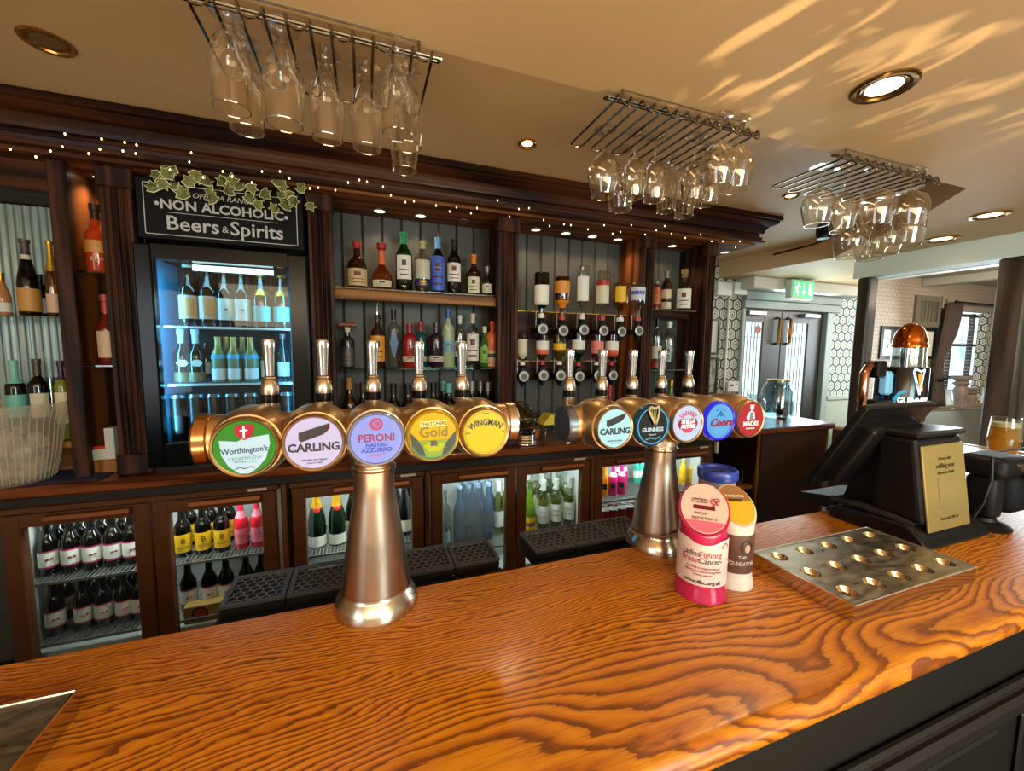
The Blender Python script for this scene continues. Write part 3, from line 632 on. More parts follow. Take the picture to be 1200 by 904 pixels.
# ------------------------------------------------------------------ chalkboard
t = T('chalkboard_sign', 'black chalkboard sign reading non alcoholic beers and spirits above the tall fridge', 'sign', (-.5515, 2.118, 2.007)); bw, bh = .304, .243
MB().box((-bw, -.0, 0), (bw, .03, bh), .004).build('board', flat('#0e0f10', .6, spec=.15), t, smooth=0)
CH = flat('#b9bbbb', .7)
m = MB()
for a, b in (((-bw+.025, .018), (bw-.025, .021)), ((-bw+.025, bh-.023), (bw-.025, bh-.020))): m.box((a[0], -.0012, a[1]), (b[0], -.0002, b[1]))
for x in (-bw+.025, bw-.028): m.box((x, -.0012, .018), (x+.003, -.0002, bh-.020))
m.build('chalk_border', CH, t, smooth=0)
m = MB().text('WE OFFER A RANGE', .03, -.03, .188, -.0006, shear=.25).text('NON ALCOHOLIC', .054, 0, .141, -.0006, bold=.0012).text('Beers', .082, -.115, .066, -.0006, bold=.001).text('&', .04, .0, .06, -.0006).text('Spirits', .082, .12, .066, -.0006, bold=.001)
m.disc((-.235, .143), .008, -.0012, 12).disc((.235, .138), .008, -.0012, 12).box((-.2, -.0012, .110), (.2, -.0002, .112))
m.build('chalk_lettering', CH, t, smooth=0)
# ivy garland
t = T('ivy_garland', 'garland of variegated ivy leaves hung over the top of the chalkboard', 'garland', (-.55, 2.105, 2.25))
IV = [flat('#5a6638', .5), flat('#77804a', .5)]; IVE = flat('#ddd6a0', .5)
def ivy(s):
    P = [(0, -.5), (.22, -.42), (.5, -.3), (.34, -.05), (.55, .22), (.24, .22), (0, .62), (-.24, .22), (-.55, .22), (-.34, -.05), (-.5, -.3), (-.22, -.42)]
    return [(x*s, z*s) for x, z in P]
rr = random.Random(3)
ivp = [(182, 205), (196, 203), (178, 219), (190, 216), (205, 218), (213, 226), (199, 199), (233, 208), (241, 212), (229, 206), (248, 232), (246, 224), (261, 213), (272, 212), (280, 218), (295, 221), (293, 232), (303, 240), (311, 228), (331, 218), (326, 212), (339, 229), (335, 240), (321, 244), (344, 236), (353, 220), (330, 228), (364, 242), (268, 222), (222, 212)]
pts = []
for i, (px, py) in enumerate(ivp):
    p = aY(px, py, 2.095); s = rr.uniform(.034, .05)
    lo = MB(); out = ivy(s); vs = [(0, -.006, 0)]+[(x, .004*rr.random(), z) for x, z in out]
    lo.add(vs, [(0, k+1, (k+1) % 12+1) for k in range(12)])
    lo.k = 1; vs2 = [(x*.99, .001, z*.99) for x, z in out]+[(x*1.16, .0015, z*1.16) for x, z in out]
    lo.add(vs2, [(k, (k+1) % 12, 12+(k+1) % 12, 12+k) for k in range(12)])
    lf = lo.build('leaf', [IV[i % 2], IVE], t, (p.x+.55, p.y-2.105, p.z-2.25), smooth=0); lf.rotation_euler = (rr.uniform(-.5, .5), rr.uniform(-.9, .9)+PI*(i % 3 == 0), rr.uniform(-.5, .5)); pts.append((p.x+.55, .005, p.z-2.25))
pts.sort(); MB().tube(pts, .0022, 5).build('stem', flat('#4a4a2a', .6), t)
# fairy lights
FP = [(12, 175), (42, 184), (59, 177), (73, 172), (76, 157), (104, 180), (117, 175), (119, 163), (144, 177), (146, 167), (159, 180), (160, 170), (199, 199), (222, 190), (224, 179), (238, 208), (261, 201), (272, 207), (295, 214), (307, 201), (328, 201), (339, 209), (363, 221), (373, 220), (393, 223), (408, 214), (421, 211), (430, 213), (449, 219), (458, 229), (475, 237), (485, 236), (511, 241), (527, 248), (535, 243), (552, 250), (559, 244), (583, 235), (597, 254), (608, 245), (620, 244), (637, 258), (644, 265), (661, 263), (669, 264), (689, 269), (708, 264), (718, 274), (727, 272), (740, 264), (756, 275), (769, 270), (779, 265), (787, 274), (803, 279), (821, 275), (834, 283), (847, 283), (862, 290), (867, 283)]
t = T('fairy_lights', 'string of tiny warm fairy lights draped along the cornice', 'fairy lights', (0, 2.04, 2.3))
GLOW = flat('#ffd07a', .3, es=7.); wp = []
bulb = None
for px, py in FP:
    p = aY(px, py, 2.045); q = (p.x, .005, p.z-2.3); wp.append(q)
    if bulb is None: bulb = MB().ball((0, 0, 0), .003, 8, 6, 1.5).build('bulb', GLOW, t, q)
    else: b2 = bulb.copy(); COL.objects.link(b2); b2.location = q
MB().tube([(x, y+.004, z+.004) for x, y, z in wp], .0011, 4).build('wire', flat('#2a2a1c', .5), t)
# ------------------------------------------------------------------ bottles
PROF = dict(
    wine=[(.9, 0), (1, .02), (1, .60), (.93, .66), (.62, .73), (.4, .79), (.37, .95), (.42, .955), (.42, 1)],
    champ=[(.9, 0), (1, .02), (1, .42), (.93, .50), (.7, .62), (.45, .75), (.37, .86), (.37, .95), (.46, .955), (.46, 1)],
    beer=[(.9, 0), (1, .02), (1, .54), (.95, .60), (.7, .68), (.45, .76), (.40, .95), (.46, .955), (.44, 1)],
    spirit=[(.92, 0), (1, .02), (1, .66), (.95, .70), (.6, .75), (.36, .79), (.34, .93), (.4, .935), (.4, 1)],
    squat=[(.92, 0), (1, .03), (1, .50), (.92, .57), (.5, .66), (.36, .71), (.34, .9), (.42, .905), (.42, 1)],
    flask=[(.75, 0), (.95, .05), (1, .18), (.95, .30), (.7, .42), (.4, .50), (.3, .6), (.28, .88), (.4, .885), (.4, 1)],
    can=[(.85, 0), (1, .04), (1, .93), (.85, .98), (.8, 1)],
    jar=[(.95, 0), (1, .03), (1, .78), (.9, .86), (.9, .99), (.9, 1)],
    vodka=[(.92, 0), (1, .02), (1.0, .62), (.97, .66), (.7, .73), (.42, .78), (.4, .93), (.46, .935), (.46, 1)])
def prof_r(P, z):
    for (r0, z0), (r1, z1) in zip(P, P[1:]):
        if z0 <= z <= z1: return r0+(r1-r0)*(z-z0)/max(1e-6, z1-z0)
    return P[-1][0]
def cyl_text(m, body, size, R, z, sx=1., bold=0., dx=0.):
    me = text_mesh(body, size, 'CENTER', 0., bold)
    vs = [(( R+(.0006 if v.co.z > 0 else .0001))*sin((v.co.x*sx+dx)/R), -(R+(.0006 if v.co.z > 0 else .0001))*cos((v.co.x*sx+dx)/R), z+v.co.y) for v in me.vertices]
    return m.add(vs, [tuple(p.vertices) for p in me.polygons])
DARKG = flat('#0c0907', .07, spec=.7); BROWNG = flat('#2b1206', .08, spec=.7); GREENG = flat('#0d1c0e', .07, spec=.7)
CLEARB = pane('clear_bottle_glass', '#e3e6de', .07, .03, .9)
def tint(c): return pane('tinted_glass_'+c.strip('#'), c, .07, .03, .8)
def bottle(label, H, R, kind, glass, loc, labels=(), cap=None, liquid=None, txt=(), rz=0., name='bottle', cat='bottle', group=None, n=20, extra=None, inv=False):
    P = PROF[kind]; t = T(name, label, cat, loc, rz, group)
    fl = (lambda z: H-z) if inv else (lambda z: z)
    def prof(z0, z1, gro):
        zz = [z0]+[z for r, z in P if z0 < z < z1]+[z1]
        return [(prof_r(P, z)*R*gro+(.0004 if gro > 1 else 0), fl(z*H)) for z in zz]
    zc = cap[0] if cap else 1.
    body = [(r*R, fl(z*H)) for r, z in P if z < zc]+[(prof_r(P, zc)*R, fl(zc*H))]
    b = MB().lathe(body, n).build('glass_body', glass, t)
    if cap: MB().lathe(prof(zc, 1., 1.09) + [(.0001, fl(H*1.001))], n).build('cap', cap[1], t)
    if liquid: MB().lathe([(.0001, fl(.012*H))]+[(r*.9, z) for r, z in prof(.012, liquid[0], 1.)]+[(.0001, fl(liquid[0]*H))], n).build('liquid', tint(liquid[1]), t)
    for li, (z0, z1, mt, ha) in enumerate(labels):
        pr = prof(z0, z1, 1.012+.012*li)
        m = MB(); m.lathe(pr, max(6, int(n*ha/180)), None, -PI/2-math.radians(ha), -PI/2+math.radians(ha)); m.build('label', mt, t)
    if txt:
        m = MB()
        for body_, size, z, sx in txt: cyl_text(m, body_, size, R*(1.0+.012*max(1, len(labels)))+.0007, fl(z*H), sx)
        m.build('label_lettering', txt_m(extra), t, smooth=0)
    return t
def txt_m(e): return e or flat('#2b1a14', .6)
def place(px, w, Y, ytop, zb, H=None):
    p = aY(px, ytop, Y); ph = math.atan2(p.x, p.y)
    R = (aY(px+w/2, ytop, Y).x-aY(px-w/2, ytop, Y).x)/2*cos(ph)
    return (p.x, Y, zb+.0008), (H or (p.z-zb)), R, -ph
def B(label, px, ytop, w, Y, zb, kind, glass, **k):
    loc, H, R, rz = place(px, w, Y, ytop, zb, k.pop('H', None)); return bottle(label, H, R, kind, glass, loc, rz=rz, **k)
CR = flat('#cfc4a8', .6); WL = flat('#dcd8cc', .6); REDC = flat('#a81f1c', .4); BLK = flat('#15120f', .4); GOLD = flat('#c79a3c', .28, .9); YEL = flat('#e0ab16', .5)
CRIM = flat('#a3194a', .5); ORL = flat('#d07a1c', .5); TEAL = flat('#5fb9b4', .4); NAVY = flat('#1d2450', .4); GREYC = flat('#8d8b86', .35, .6); PINKL = flat('#d98a96', .5)
# fruit cider fridge -----------------------------------------------------
def cider(label, loc, rz, border, fruit, leaf):
    t = bottle(label, .238, .0325, 'beer', DARKG, loc, [(.14, .46, border, 88), (.175, .43, WL, 87)], (.955, flat('#6a6a70', .3, .9)), rz=rz, group='fruit cider bottles in the far left fridge')
    m = MB(); R = .0335
    for dx, dz, rr_ in ((-.006, 0, .008), (.007, .001, .007)): m.ball((R*sin(dx/R), -R*cos(dx/R), .072+dz), rr_*.8, 8, 6, .8)
    m.build('printed_fruit', fruit, t); return t
CHER = flat('#6d1430', .5); STRAW = flat('#a8452c', .5)
ups = (56, 83, 108, 133, 155); lows = (57, 92, 116, 141, 160)
proto = None
for row, xs, zb, bd, fr in (('upper', ups, .585, CRIM, CHER), ('lower', lows, .315, REDC, STRAW)):
    proto = None
    for i, x in enumerate(xs):
        loc, H, R, rz = place(x, 24, 2.24, 640, zb, .24)
        lab = '%s banded dark cider bottle, %s of five, %s rack front, far left fridge' % ('crimson' if row == 'upper' else 'red', nth(i, 5), row)
        if not proto: proto = cider(lab, loc, rz, bd, fr, None)
        else: dup(proto, loc, lab, rz)
    for i, x in enumerate(xs[:-1]):
        loc, H, R, rz = place(x+15, 24, 2.36, 640, zb, .24)
        dup(proto, loc, 'dark cider bottle, %s of four in back row, %s rack, far left fridge' % (nth(i, 4), row), rz)
# second door
proto = None
for i, x in enumerate((215, 239, 261)):
    loc, H, R, rz = place(x, 24, 2.24, 640, .585, .24); lab = 'dark bottle with bright yellow label, %s of three in front, upper rack' % nth(i, 3)
    if not proto:
        proto = bottle(lab, .238, .0325, 'beer', DARKG, loc, [(.10, .46, YEL, 89)], (.955, GREYC), txt=(('B', .034, .33, 1.), ('BULMERS', .0115, .2, 1.)), rz=rz, group='yellow labelled bottles in the fridge')
    else: dup(proto, loc, lab, rz)
    loc, H, R, rz = place(x+9, 24, 2.36, 640, .585, .24); dup(proto, loc, 'dark bottle with yellow label, %s of three in the row behind' % nth(i, 3), rz)
proto = None
for i, x in enumerate((284, 303)):
    loc, H, R, rz = place(x, 19, 2.24, 640, .585, .235); lab = 'bright red flavoured cider bottle with pink label, %s of the pair beside the yellow labels' % ('left' if i == 0 else 'right')
    if not proto: proto = bottle(lab, .235, .031, 'beer', flat('#c8202e', .12), loc, [(.12, .44, flat('#cf6878', .5), 70), (.66, .80, flat('#cc6f80', .5), 179)], (.955, flat('#c8586a', .4)), txt=(('ROSE', .014, .3, 1.),), rz=rz, group='red bottles in the fridge', extra=flat('#a01830', .5))
    else: dup(proto, loc, lab, rz)
proto = None
for i, x in enumerate((218, 243, 263, 287, 305)):
    loc, H, R, rz = place(x, 24, 2.24, 640, .315, .235); lab = 'brown bottle with cream label, %s of five below the yellow labels' % nth(i, 5)
    if not proto: proto = cider(lab, loc, rz, STRAW, STRAW, None); proto['group'] = 'brown bottles on the lower rack'
    else: dup(proto, loc, lab, rz)
t = T('beer_carton', 'small golden beer carton with round logo in front of the lower rack', 'box', aY(242, 738, 2.165)); t.location.z = .2815
MB().box((-.085, 0, 0), (.085, .05, .085), .004).build('carton', flat('#a8823e', .5), t, smooth=0); MB().disc((-.02, .045), .032, -.002, 24).build('logo_ring', BLK, t); MB().disc((-.02, .045), .024, -.003, 24).build('logo_disc', flat('#b7362a', .5), t)
# champagne fridge
proto = None
for i, x in enumerate((370, 394)):
    loc, H, R, rz = place(x, 22, 2.26, 574, .53, .325); lab = 'champagne bottle with gold foil neck and red seal, %s of two behind the left column' % ('left' if i == 0 else 'right')
    if not proto:
        proto = bottle(lab, .318, .043, 'champ', GREENG, loc, [(.03, .20, WL, 80), (.64, .655, flat('#7a2a1c', .4), 120)], (.66, flat('#d8a428', .3, .8)), rz=rz, group='champagne bottles in the fridge')
        c = MB().ball((0, 0, 0), .016, 12, 8).build('red_seal', flat('#c02f22', .4), proto, (0, -.028, .199)); c.scale = (1, .35, 1)
    else: dup(proto, loc, lab, rz)
for i, (x, Y, lab) in enumerate(((413, 2.34, 'dark wine bottle with cream label right of the gold champagne pair'), (474, 2.26, 'large black bottle right of the left column in the champagne fridge'), (462, 2.4, 'black bottle with white label behind the large one in the champagne fridge'), (480, 2.40, 'dark bottle with pale neck label at the fridge right edge'))):
    B(lab, x, 578, 18, Y, .53, 'champ', DARKG, H=.30, labels=[(.08, .3, CR, 70)], cap=(.86, WL if i in (0, 3) else BLK))
# blue bottles
BLUEG = flat('#34506e', .2); proto = None; k = 0
for Y, xs in ((2.27, (538, 549, 560, 572)), (2.36, (543, 553, 563, 574))):
    for i, x in enumerate(xs):
        loc, H, R, rz = place(x, 12.5, Y, 570, .425, .36); lab = 'frosted pale blue bottle, %s of four in the %s row' % (nth(i, 4), 'front' if Y < 2.3 else 'back')
        if not proto: proto = bottle(lab, .34, .033, 'beer', BLUEG, loc, [(.12, .48, flat('#43607e', .4), 100)], (.94, flat('#7f9ab4', .4)), rz=rz, group='blue bottles in the misted fridge')
        else: dup(proto, loc, lab, rz)
B('clear bottle with ringed shoulders at the left of the misted fridge door', 522, 572, 11, 2.24, .425, 'spirit', CLEARB, H=.33, cap=(.93, GREYC), labels=[(.1, .3, flat('#8aa0a4', .4), 60)])
for i, x in enumerate((584, 592)): B('white wine bottle %s of two at the right of the misted fridge door' % ('left' if i == 0 else 'right'), x, 566, 11, 2.3, .425, 'wine', tint('#c9cf9a'), H=.33, labels=[(.15, .45, WL, 70)], cap=(.82, WL))
# white wine
B('green wine bottle with yellow label and dark chevron, leftmost in front of the wine fridge', 621, 573, 14, 2.24, .425, 'champ', flat('#5f7a1e', .1), H=.335, labels=[(.05, .34, YEL, 85), (.17, .24, flat('#4a3440', .5), 60)], cap=(.84, flat('#4c5a30', .3)))
proto = None
for i, x in enumerate((637, 652, 667)):
    loc, H, R, rz = place(x, 14, 2.25, 573, .425, .33); lab = 'clear wine bottle with white label, %s of three in front row' % nth(i, 3)
    if not proto: proto = bottle(lab, .325, .0375, 'wine', tint('#e6e9c4'), loc, [(.18, .52, WL, 80)], (.80, flat('#c9ccbf', .35, .3)), (.6, '#dfe0a8'), (('Pinot', .018, .4, 1.), ('Grigio', .018, .31, 1.)), rz=rz, group='white wine bottles front row')
    else: dup(proto, loc, lab, rz)
for i, (x, Y_) in enumerate(((619, 2.36), (628, 2.45), (635, 2.36), (643, 2.45), (650, 2.36), (657, 2.45), (664, 2.36))):
    loc, H, R, rz = place(x, 13, Y_, 565, .425, .34); dup(proto, loc, 'silver capped white wine bottle, %s of seven in back row' % nth(i, 7), rz, 'white wine bottles back row')
# soft drinks
ORJ = flat('#e07a14', .2); PKJ = flat('#c4266e', .2)
B('orange soft drink bottle at the left of the right hand fridge', 709, 549, 9.5, 2.24, .60, 'beer', ORJ, H=.205, cap=(.94, flat('#d8701c', .4)), labels=[(.25, .42, BLK, 40)], group=None)
proto = None
for i, (x, Y) in enumerate(((719, 2.24), (729, 2.24), (722, 2.33), (731, 2.33))):
    loc, H, R, rz = place(x, 10, Y, 545, .60, .21); lab = 'magenta soft drink bottle, %s of the %s pair beside the orange one' % (['left', 'right'][i % 2], 'front' if i < 2 else 'rear')
    if not proto: proto = bottle(lab, .21, .029, 'beer', PKJ, loc, [(.25, .42, BLK, 35), (.62, .75, flat('#e9b6c8', .4), 179)], (.95, flat('#d8447c', .4)), rz=rz, group='magenta bottles')
    else: dup(proto, loc, lab, rz)
for i, (x, c) in enumerate(((746, '#3fae9a'), (752, '#46b39a'), (759, '#8fce6c'))): B('%s soft drink bottle, %s of three left of the right column' % (('teal', 'teal', 'lime green')[i], nth(i, 3)), x, 542, 8, 2.40, .60, 'beer', flat(c, .25), H=.21, cap=(.94, WL), labels=[(.2, .45, WL, 60)])
for i, x in enumerate((801, 812, 822)): B('yellow juice bottle, %s of three right of the right column' % nth(i, 3), x, 539, 10, 2.26, .60, 'beer', flat('#e2a81c', .2), H=.20, cap=(.93, WL), labels=[(.2, .4, YEL, 60)])
proto = None; k = 0
for r_, Y in enumerate((2.22, 2.30, 2.38)):
    for i, x in enumerate((709, 719, 729, 738)):
        loc, H, R, rz = place(x, 9.5, Y, 590, .402, .15); lab = 'silver topped drinks can, %s of four, row %s from the door' % (nth(i, 4), ('one', 'two', 'three')[r_])
        if not proto: proto = bottle(lab, .12, .03, 'can', flat('#b33b44', .3, .5), loc, [], (.93, flat('#d8d8d8', .25, .8)), rz=rz, name='drinks_can', cat='can', group='cans in the right hand fridge')
        else: dup(proto, loc, lab, rz)
B('small pink bottle on the lower rack right of the right column', 801, 573, 9, 2.24, .41, 'beer', flat('#d78a98', .3), H=.2, cap=(.93, PINKL))
# glasses on the open shelf right of the fridges
GP = [(.9, 0), (1, .04), (1.05, 1), (1.0, 1), (.93, .06), (.0001, .05)]
tp = None
for zz, rows in ((.576, ((2.2, 5), (2.32, 5))), (.121, ((2.2, 4),))):
    for Y, n_ in rows:
        for i in range(n_):
            loc = (2.32+.31*i/(n_-1), Y, zz); lab = 'upturned tumbler, %s of %s, %s row, %s open shelf' % (nth(i, n_), ('four', 'five')[n_-4], 'front' if Y < 2.3 else 'back', 'upper' if zz > .3 else 'lower')
            if tp is None:
                tp = T('tumbler', lab, 'glass', loc, 0, 'tumblers on the open shelf'); MB().lathe([(.034, .0), (.033, .001), (.028, .12), (.027, .12), (.0275, .11), (.031, .002)], 16).build('bowl', GLASSWARE, tp)
            else: dup(tp, loc, lab)
# tall fridge ------------------------------------------------------------
def rowof(xs, w, Y, ytop, zb, mk, labf, H=None):
    pr = None
    for i, x in enumerate(xs):
        loc, h, R, rz = place(x, w, Y, ytop, zb, H); lab = labf(i, len(xs))
        if pr is None: pr = mk(lab, loc, h, R, rz)
        else: dup(pr, loc, lab, rz)
    return pr
PEACH = flat('#c9a08a', .5)
rowof((219, 242), 25, 2.25, 311, TS[0], lambda l, loc, h, R, rz: bottle(l, h, R, 'beer', BROWNG, loc, [(.12, .50, PEACH, 85), (.16, .46, flat('#d98a4a', .5), 30)], (.955, WL), rz=rz, group='dark beers with peach label'), lambda i, k: 'dark beer with peach label, %s of two in the tall fridge' % ('left' if i == 0 else 'right'))
rowof((262, 282), 21, 2.25, 317, TS[0], lambda l, loc, h, R, rz: (lambda t: (MB().ball((0, -R*1.01, h*.3), .009, 8, 6, .6).build('printed_fruit', STRAW, t), t)[1])(bottle(l, h, R, 'beer', DARKG, loc, [(.12, .50, WL, 88)], (.955, GREYC), rz=rz, group='dark ciders with white label')), lambda i, k: 'dark cider with white fruit label, %s of two in the tall fridge' % ('left' if i == 0 else 'right'))
rowof((305, 329), 22, 2.25, 322, TS[0], lambda l, loc, h, R, rz: bottle(l, h, R, 'beer', tint('#b4652a'), loc, [(.12, .40, TEAL, 85), (.6, .7, GOLD, 179)], (.955, GOLD), (.6, '#c06a24'), rz=rz, group='amber beers with teal label'), lambda i, k: 'amber beer with teal label, %s of two in the tall fridge' % ('left' if i == 0 else 'right'))
rowof((227, 252, 273, 292, 316), 19, 2.40, 316, TS[0], lambda l, loc, h, R, rz: bottle(l, h, R, 'beer', DARKG, loc, [], (.955, GREYC), rz=rz, group='back row of the top shelf'), lambda i, k: 'dark bottle, %s of five, back row, tall fridge top shelf' % nth(i, k))
rowof((211, 228), 21, 2.25, 386, TS[1], lambda l, loc, h, R, rz: (lambda t: (MB().prism([(.022*cos(2*PI*k/6), h*.37+.017*sin(2*PI*k/6)) for k in range(6)], 1, -R*1.06, -R*1.0).build('badge_label', WL, t, smooth=0), t)[1])(bottle(l, h, R, 'squat', BROWNG, loc, [(.02, .2, flat('#7a6238', .4), 80)], (.74, flat('#cfdbe2', .4)), rz=rz, group='brown bottles with white cap')), lambda i, k: 'squat brown bottle with broad white cap, %s of two in tall fridge' % ('left' if i == 0 else 'right'))
rowof((255, 273, 293), 18, 2.25, 395, TS[1], lambda l, loc, h, R, rz: bottle(l, h, R, 'beer', flat('#6f7a58', .25), loc, [(.07, .30, WL, 80), (.52, .62, flat('#4aa0c4', .4), 179)], (.63, flat('#b79a5a', .35, .6)), rz=rz, group='gold necked bottles'), lambda i, k: 'gold necked mixer bottle with blue collar, %s of three in front' % nth(i, k))
rowof((265, 284), 18, 2.36, 395, TS[1], lambda l, loc, h, R, rz: bottle(l, h, R, 'beer', flat('#6f7a58', .25), loc, [(.52, .62, flat('#4aa0c4', .4), 179)], (.63, flat('#b79a5a', .35, .6)), rz=rz, group='gold necked bottles behind'), lambda i, k: 'gold necked mixer bottle behind, %s of two in the back row of the middle shelf' % ('left' if i == 0 else 'right'))
B('dark bottle with small white label between the two kinds on the middle shelf', 240, 400, 14, 2.3, TS[1], 'beer', DARKG, labels=[(.2, .5, WL, 70)], cap=(.95, BLK))
B('clear bottle with white label at the right of the middle shelf, tall fridge', 312, 398, 16, 2.28, TS[1], 'beer', CLEARB, labels=[(.1, .5, WL, 70)], cap=(.9, GREYC)); B('clear bottle at the right edge of the middle shelf, tall fridge', 331, 392, 15, 2.28, TS[1], 'beer', CLEARB, labels=[(.1, .4, WL, 70)], cap=(.9, GREYC))
rowof((208, 230, 251, 272, 294, 316, 335), 20, 2.22, 463, TS[2], lambda l, loc, h, R, rz: bottle(l, h, R, 'can', flat('#241d1b', .3, .5), loc, [(.25, .6, flat('#4d4440', .4, .4), 28)], (.94, flat('#a9c6d2', .2, .9)), rz=rz, name='drinks_can', cat='can', group='dark cans in the tall fridge'), lambda i, k: 'dark silver topped can, %s of seven in the tall fridge' % nth(i, k))
# left bays ---------------------------------------------------------------
B('champagne style bottle with orange label and dark foil neck on the far left shelf', 28, 281, 29, 2.27, ZL1, 'champ', DARKG, labels=[(.06, .36, flat('#c98d3c', .5), 85), (.74, .80, CR, 179)], cap=(.80, flat('#4a4038', .35)))
B('clear bottle with gold foil neck right of the orange labelled bottle', 57, 283, 19, 2.25, ZL1, 'champ', tint('#c99a6a'), labels=[(.05, .3, flat('#d9a88a', .5), 70)], cap=(.6, flat('#d9a83c', .3, .7)))
B('rose coloured bottle with white label at the left edge of the photo', 0, 320, 22, 2.27, ZL1, 'champ', flat('#b77a4a', .15), labels=[(.08, .3, WL, 80)], cap=(.8, GOLD))
B('dark bottle with white label behind the gold foil bottle', 46, 322, 18, 2.36, ZL1, 'wine', DARKG, labels=[(.1, .45, WL, 80)], cap=(.85, BLK))
ZW = 1.164
B('dark gin bottle with teal label and cap behind the ice bucket', 15, 423, 27, 2.28, ZW, 'spirit', flat('#15140f', .08), labels=[(.3, .58, flat('#6fbca6', .5), 80)], cap=(.72, flat('#7cc4ae', .4)))
B('dark bottle with cream label, middle of three behind the ice bucket', 42, 421, 27, 2.28, ZW, 'spirit', DARKG, labels=[(.28, .58, CR, 55)], cap=(.80, flat('#4a3a2a', .4)))
B('pale yellow bottle with cream label, rightmost behind the ice bucket', 70, 423, 20, 2.27, ZW, 'spirit', flat('#7a7a2c', .1), labels=[(.2, .6, flat('#d9cba0', .5), 80)], cap=(.76, flat('#3a2436', .4)))
t = T('fruit_jar', 'glass jar of green limes behind the bottles at the left', 'jar', tuple(aY(58, 440, 2.36))); t.location.z = ZW
MB().lathe([(.05, 0), (.052, .2), (.045, .24), (.045, .26)], 18).build('jar_glass', CLEARB, t)
for i in range(7): MB().ball((.022*cos(i*2.4), .022*sin(i*2.4), .028+.03*i), .02, 10, 7).build('lime', flat('#8a9a3a', .5), t)
B('spiced rum bottle with red amber body on the upper niche shelf', 110, 240, 30, 2.26, ZN1, 'squat', flat('#b53a14', .1), labels=[(.28, .46, flat('#c98a3c', .5), 85)], cap=(.78, flat('#3a2a1c', .35, .4)), txt=(('RUM', .026, .18, 1.),), extra=flat('#e0c090', .5))
c = B('amber rum bottle with white label and red neck seal on the lower niche shelf', 122, 346, 28, 2.26, ZN2, 'squat', flat('#6a1f12', .1), labels=[(.1, .48, flat('#d8b48c', .5), 60)], cap=(.74, flat('#b3302c', .4)))
# top shelf of the middle bay ------------------------------------------------
YS = 2.28
EMB = [flat(c, .5) for c in ('#4a2a1c', '#6d2a22', '#2c3a2c', '#3a3550', '#7a5a24')]; EMI = [0]
def F(lab, px, top, w, zb, kind, glass, **k):
    Y = k.pop('Y', YS); t = B(lab, px, top, w, Y, zb, kind, glass, **k)
    labs = k.get('labels', ())
    if labs:
        loc, H, R, rz = place(px, w, Y, top, zb); z0, z1, mt, ha = labs[0]; P = PROF[kind]; EMI[0] += 1
        for nm, f0, f1, hh in (('label_emblem', .56, .80, .26), ('label_line', .36, .41, .6), ('label_line', .16, .21, .5)):
            m = MB(); zz = [z0+(z1-z0)*f0, z0+(z1-z0)*f1]; m.lathe([(prof_r(P, z)*R*(1.018+.012*len(labs))+.0006, z*H) for z in zz], 6, None, -PI/2-math.radians(ha*hh), -PI/2+math.radians(ha*hh))
            m.build(nm, EMB[EMI[0] % 5] if mt not in (NAVY,) else GOLD, t)
    return t
F('stout brown liqueur bottle with cream label and red cap, leftmost on the upper middle shelf', 418, 284, 23, Z1, 'squat', BROWNG, labels=[(.06, .42, flat('#c4a878', .5), 75)], cap=(.86, REDC), txt=(('DRAMBUIE', .009, .37, 1.),))
F('round bellied orange liqueur flask with red cap, second on the upper middle shelf', 447, 286, 25, Z1, 'flask', flat('#5a2408', .08), labels=[(.06, .2, CR, 60), (.55, .85, flat('#d86a3c', .4), 100)], cap=(.87, REDC))
F('green vermouth bottle with white oval label, third on the upper middle shelf', 473, 273, 20, Z1, 'wine', tint('#4fa83c'), labels=[(.2, .6, WL, 55)], cap=(.80, flat('#2f8a5a', .35)), liquid=(.62, '#5fb04a'))
F('clear bottle with navy band and yellow pourer, fourth on the upper middle shelf', 495, 283, 19, Z1, 'spirit', CLEARB, labels=[(.12, .24, NAVY, 85), (.26, .62, flat('#b9b4a0', .4), 60)], cap=(.84, flat('#b8a878', .4)), liquid=(.4, '#e8dfa0'))
F('dark bottle with bright blue label and pale blue neck, fifth on the upper middle shelf', 513, 279, 16, Z1, 'wine', DARKG, labels=[(.05, .66, flat('#3f5fc0', .5), 75)], cap=(.80, flat('#6fa8dc', .4)), txt=(('ORIGINAL', .008, .45, 1.),), extra=WL)
F('black port bottle with white label, sixth on the upper middle shelf', 532, 281, 16, Z1, 'wine', DARKG, labels=[(.22, .56, WL, 70)], cap=(.85, BLK), txt=(('PORT', .012, .5, 1.),))
F('square shouldered brown bottle with orange cap and white label, seventh on the upper middle shelf', 555, 299, 17, Z1, 'squat', BROWNG, labels=[(.05, .44, CR, 50)], cap=(.78, flat('#d0772c', .4)))
F('small clear bottle with grey label, rightmost on the upper middle shelf', 571, 313, 13, Z1, 'squat', CLEARB, labels=[(.1, .4, CR, 60)], cap=(.8, GREYC))
for px, top, zb in ((495, 272, 283), (513, 269, 279), (442, 355, 369)):
    a = aY(px, zb, YS); b = aY(px, top, YS); t = T('speed_pourer', 'thin metal pourer spout %s' % {495: 'in the clear bottle with navy band', 513: 'in the blue labelled bottle', 442: 'in the brown bottle with orange label'}[px], 'pourer', (a.x, YS, a.z+.0012)); MB().cyl((0, 0, 0), (0, 0, .012), .007, 10).tube([(0, 0, .012), (0, 0, (b.z-a.z)*.6), (.004, 0, b.z-a.z)], .0032, 8).build('spout', CHROME, t)
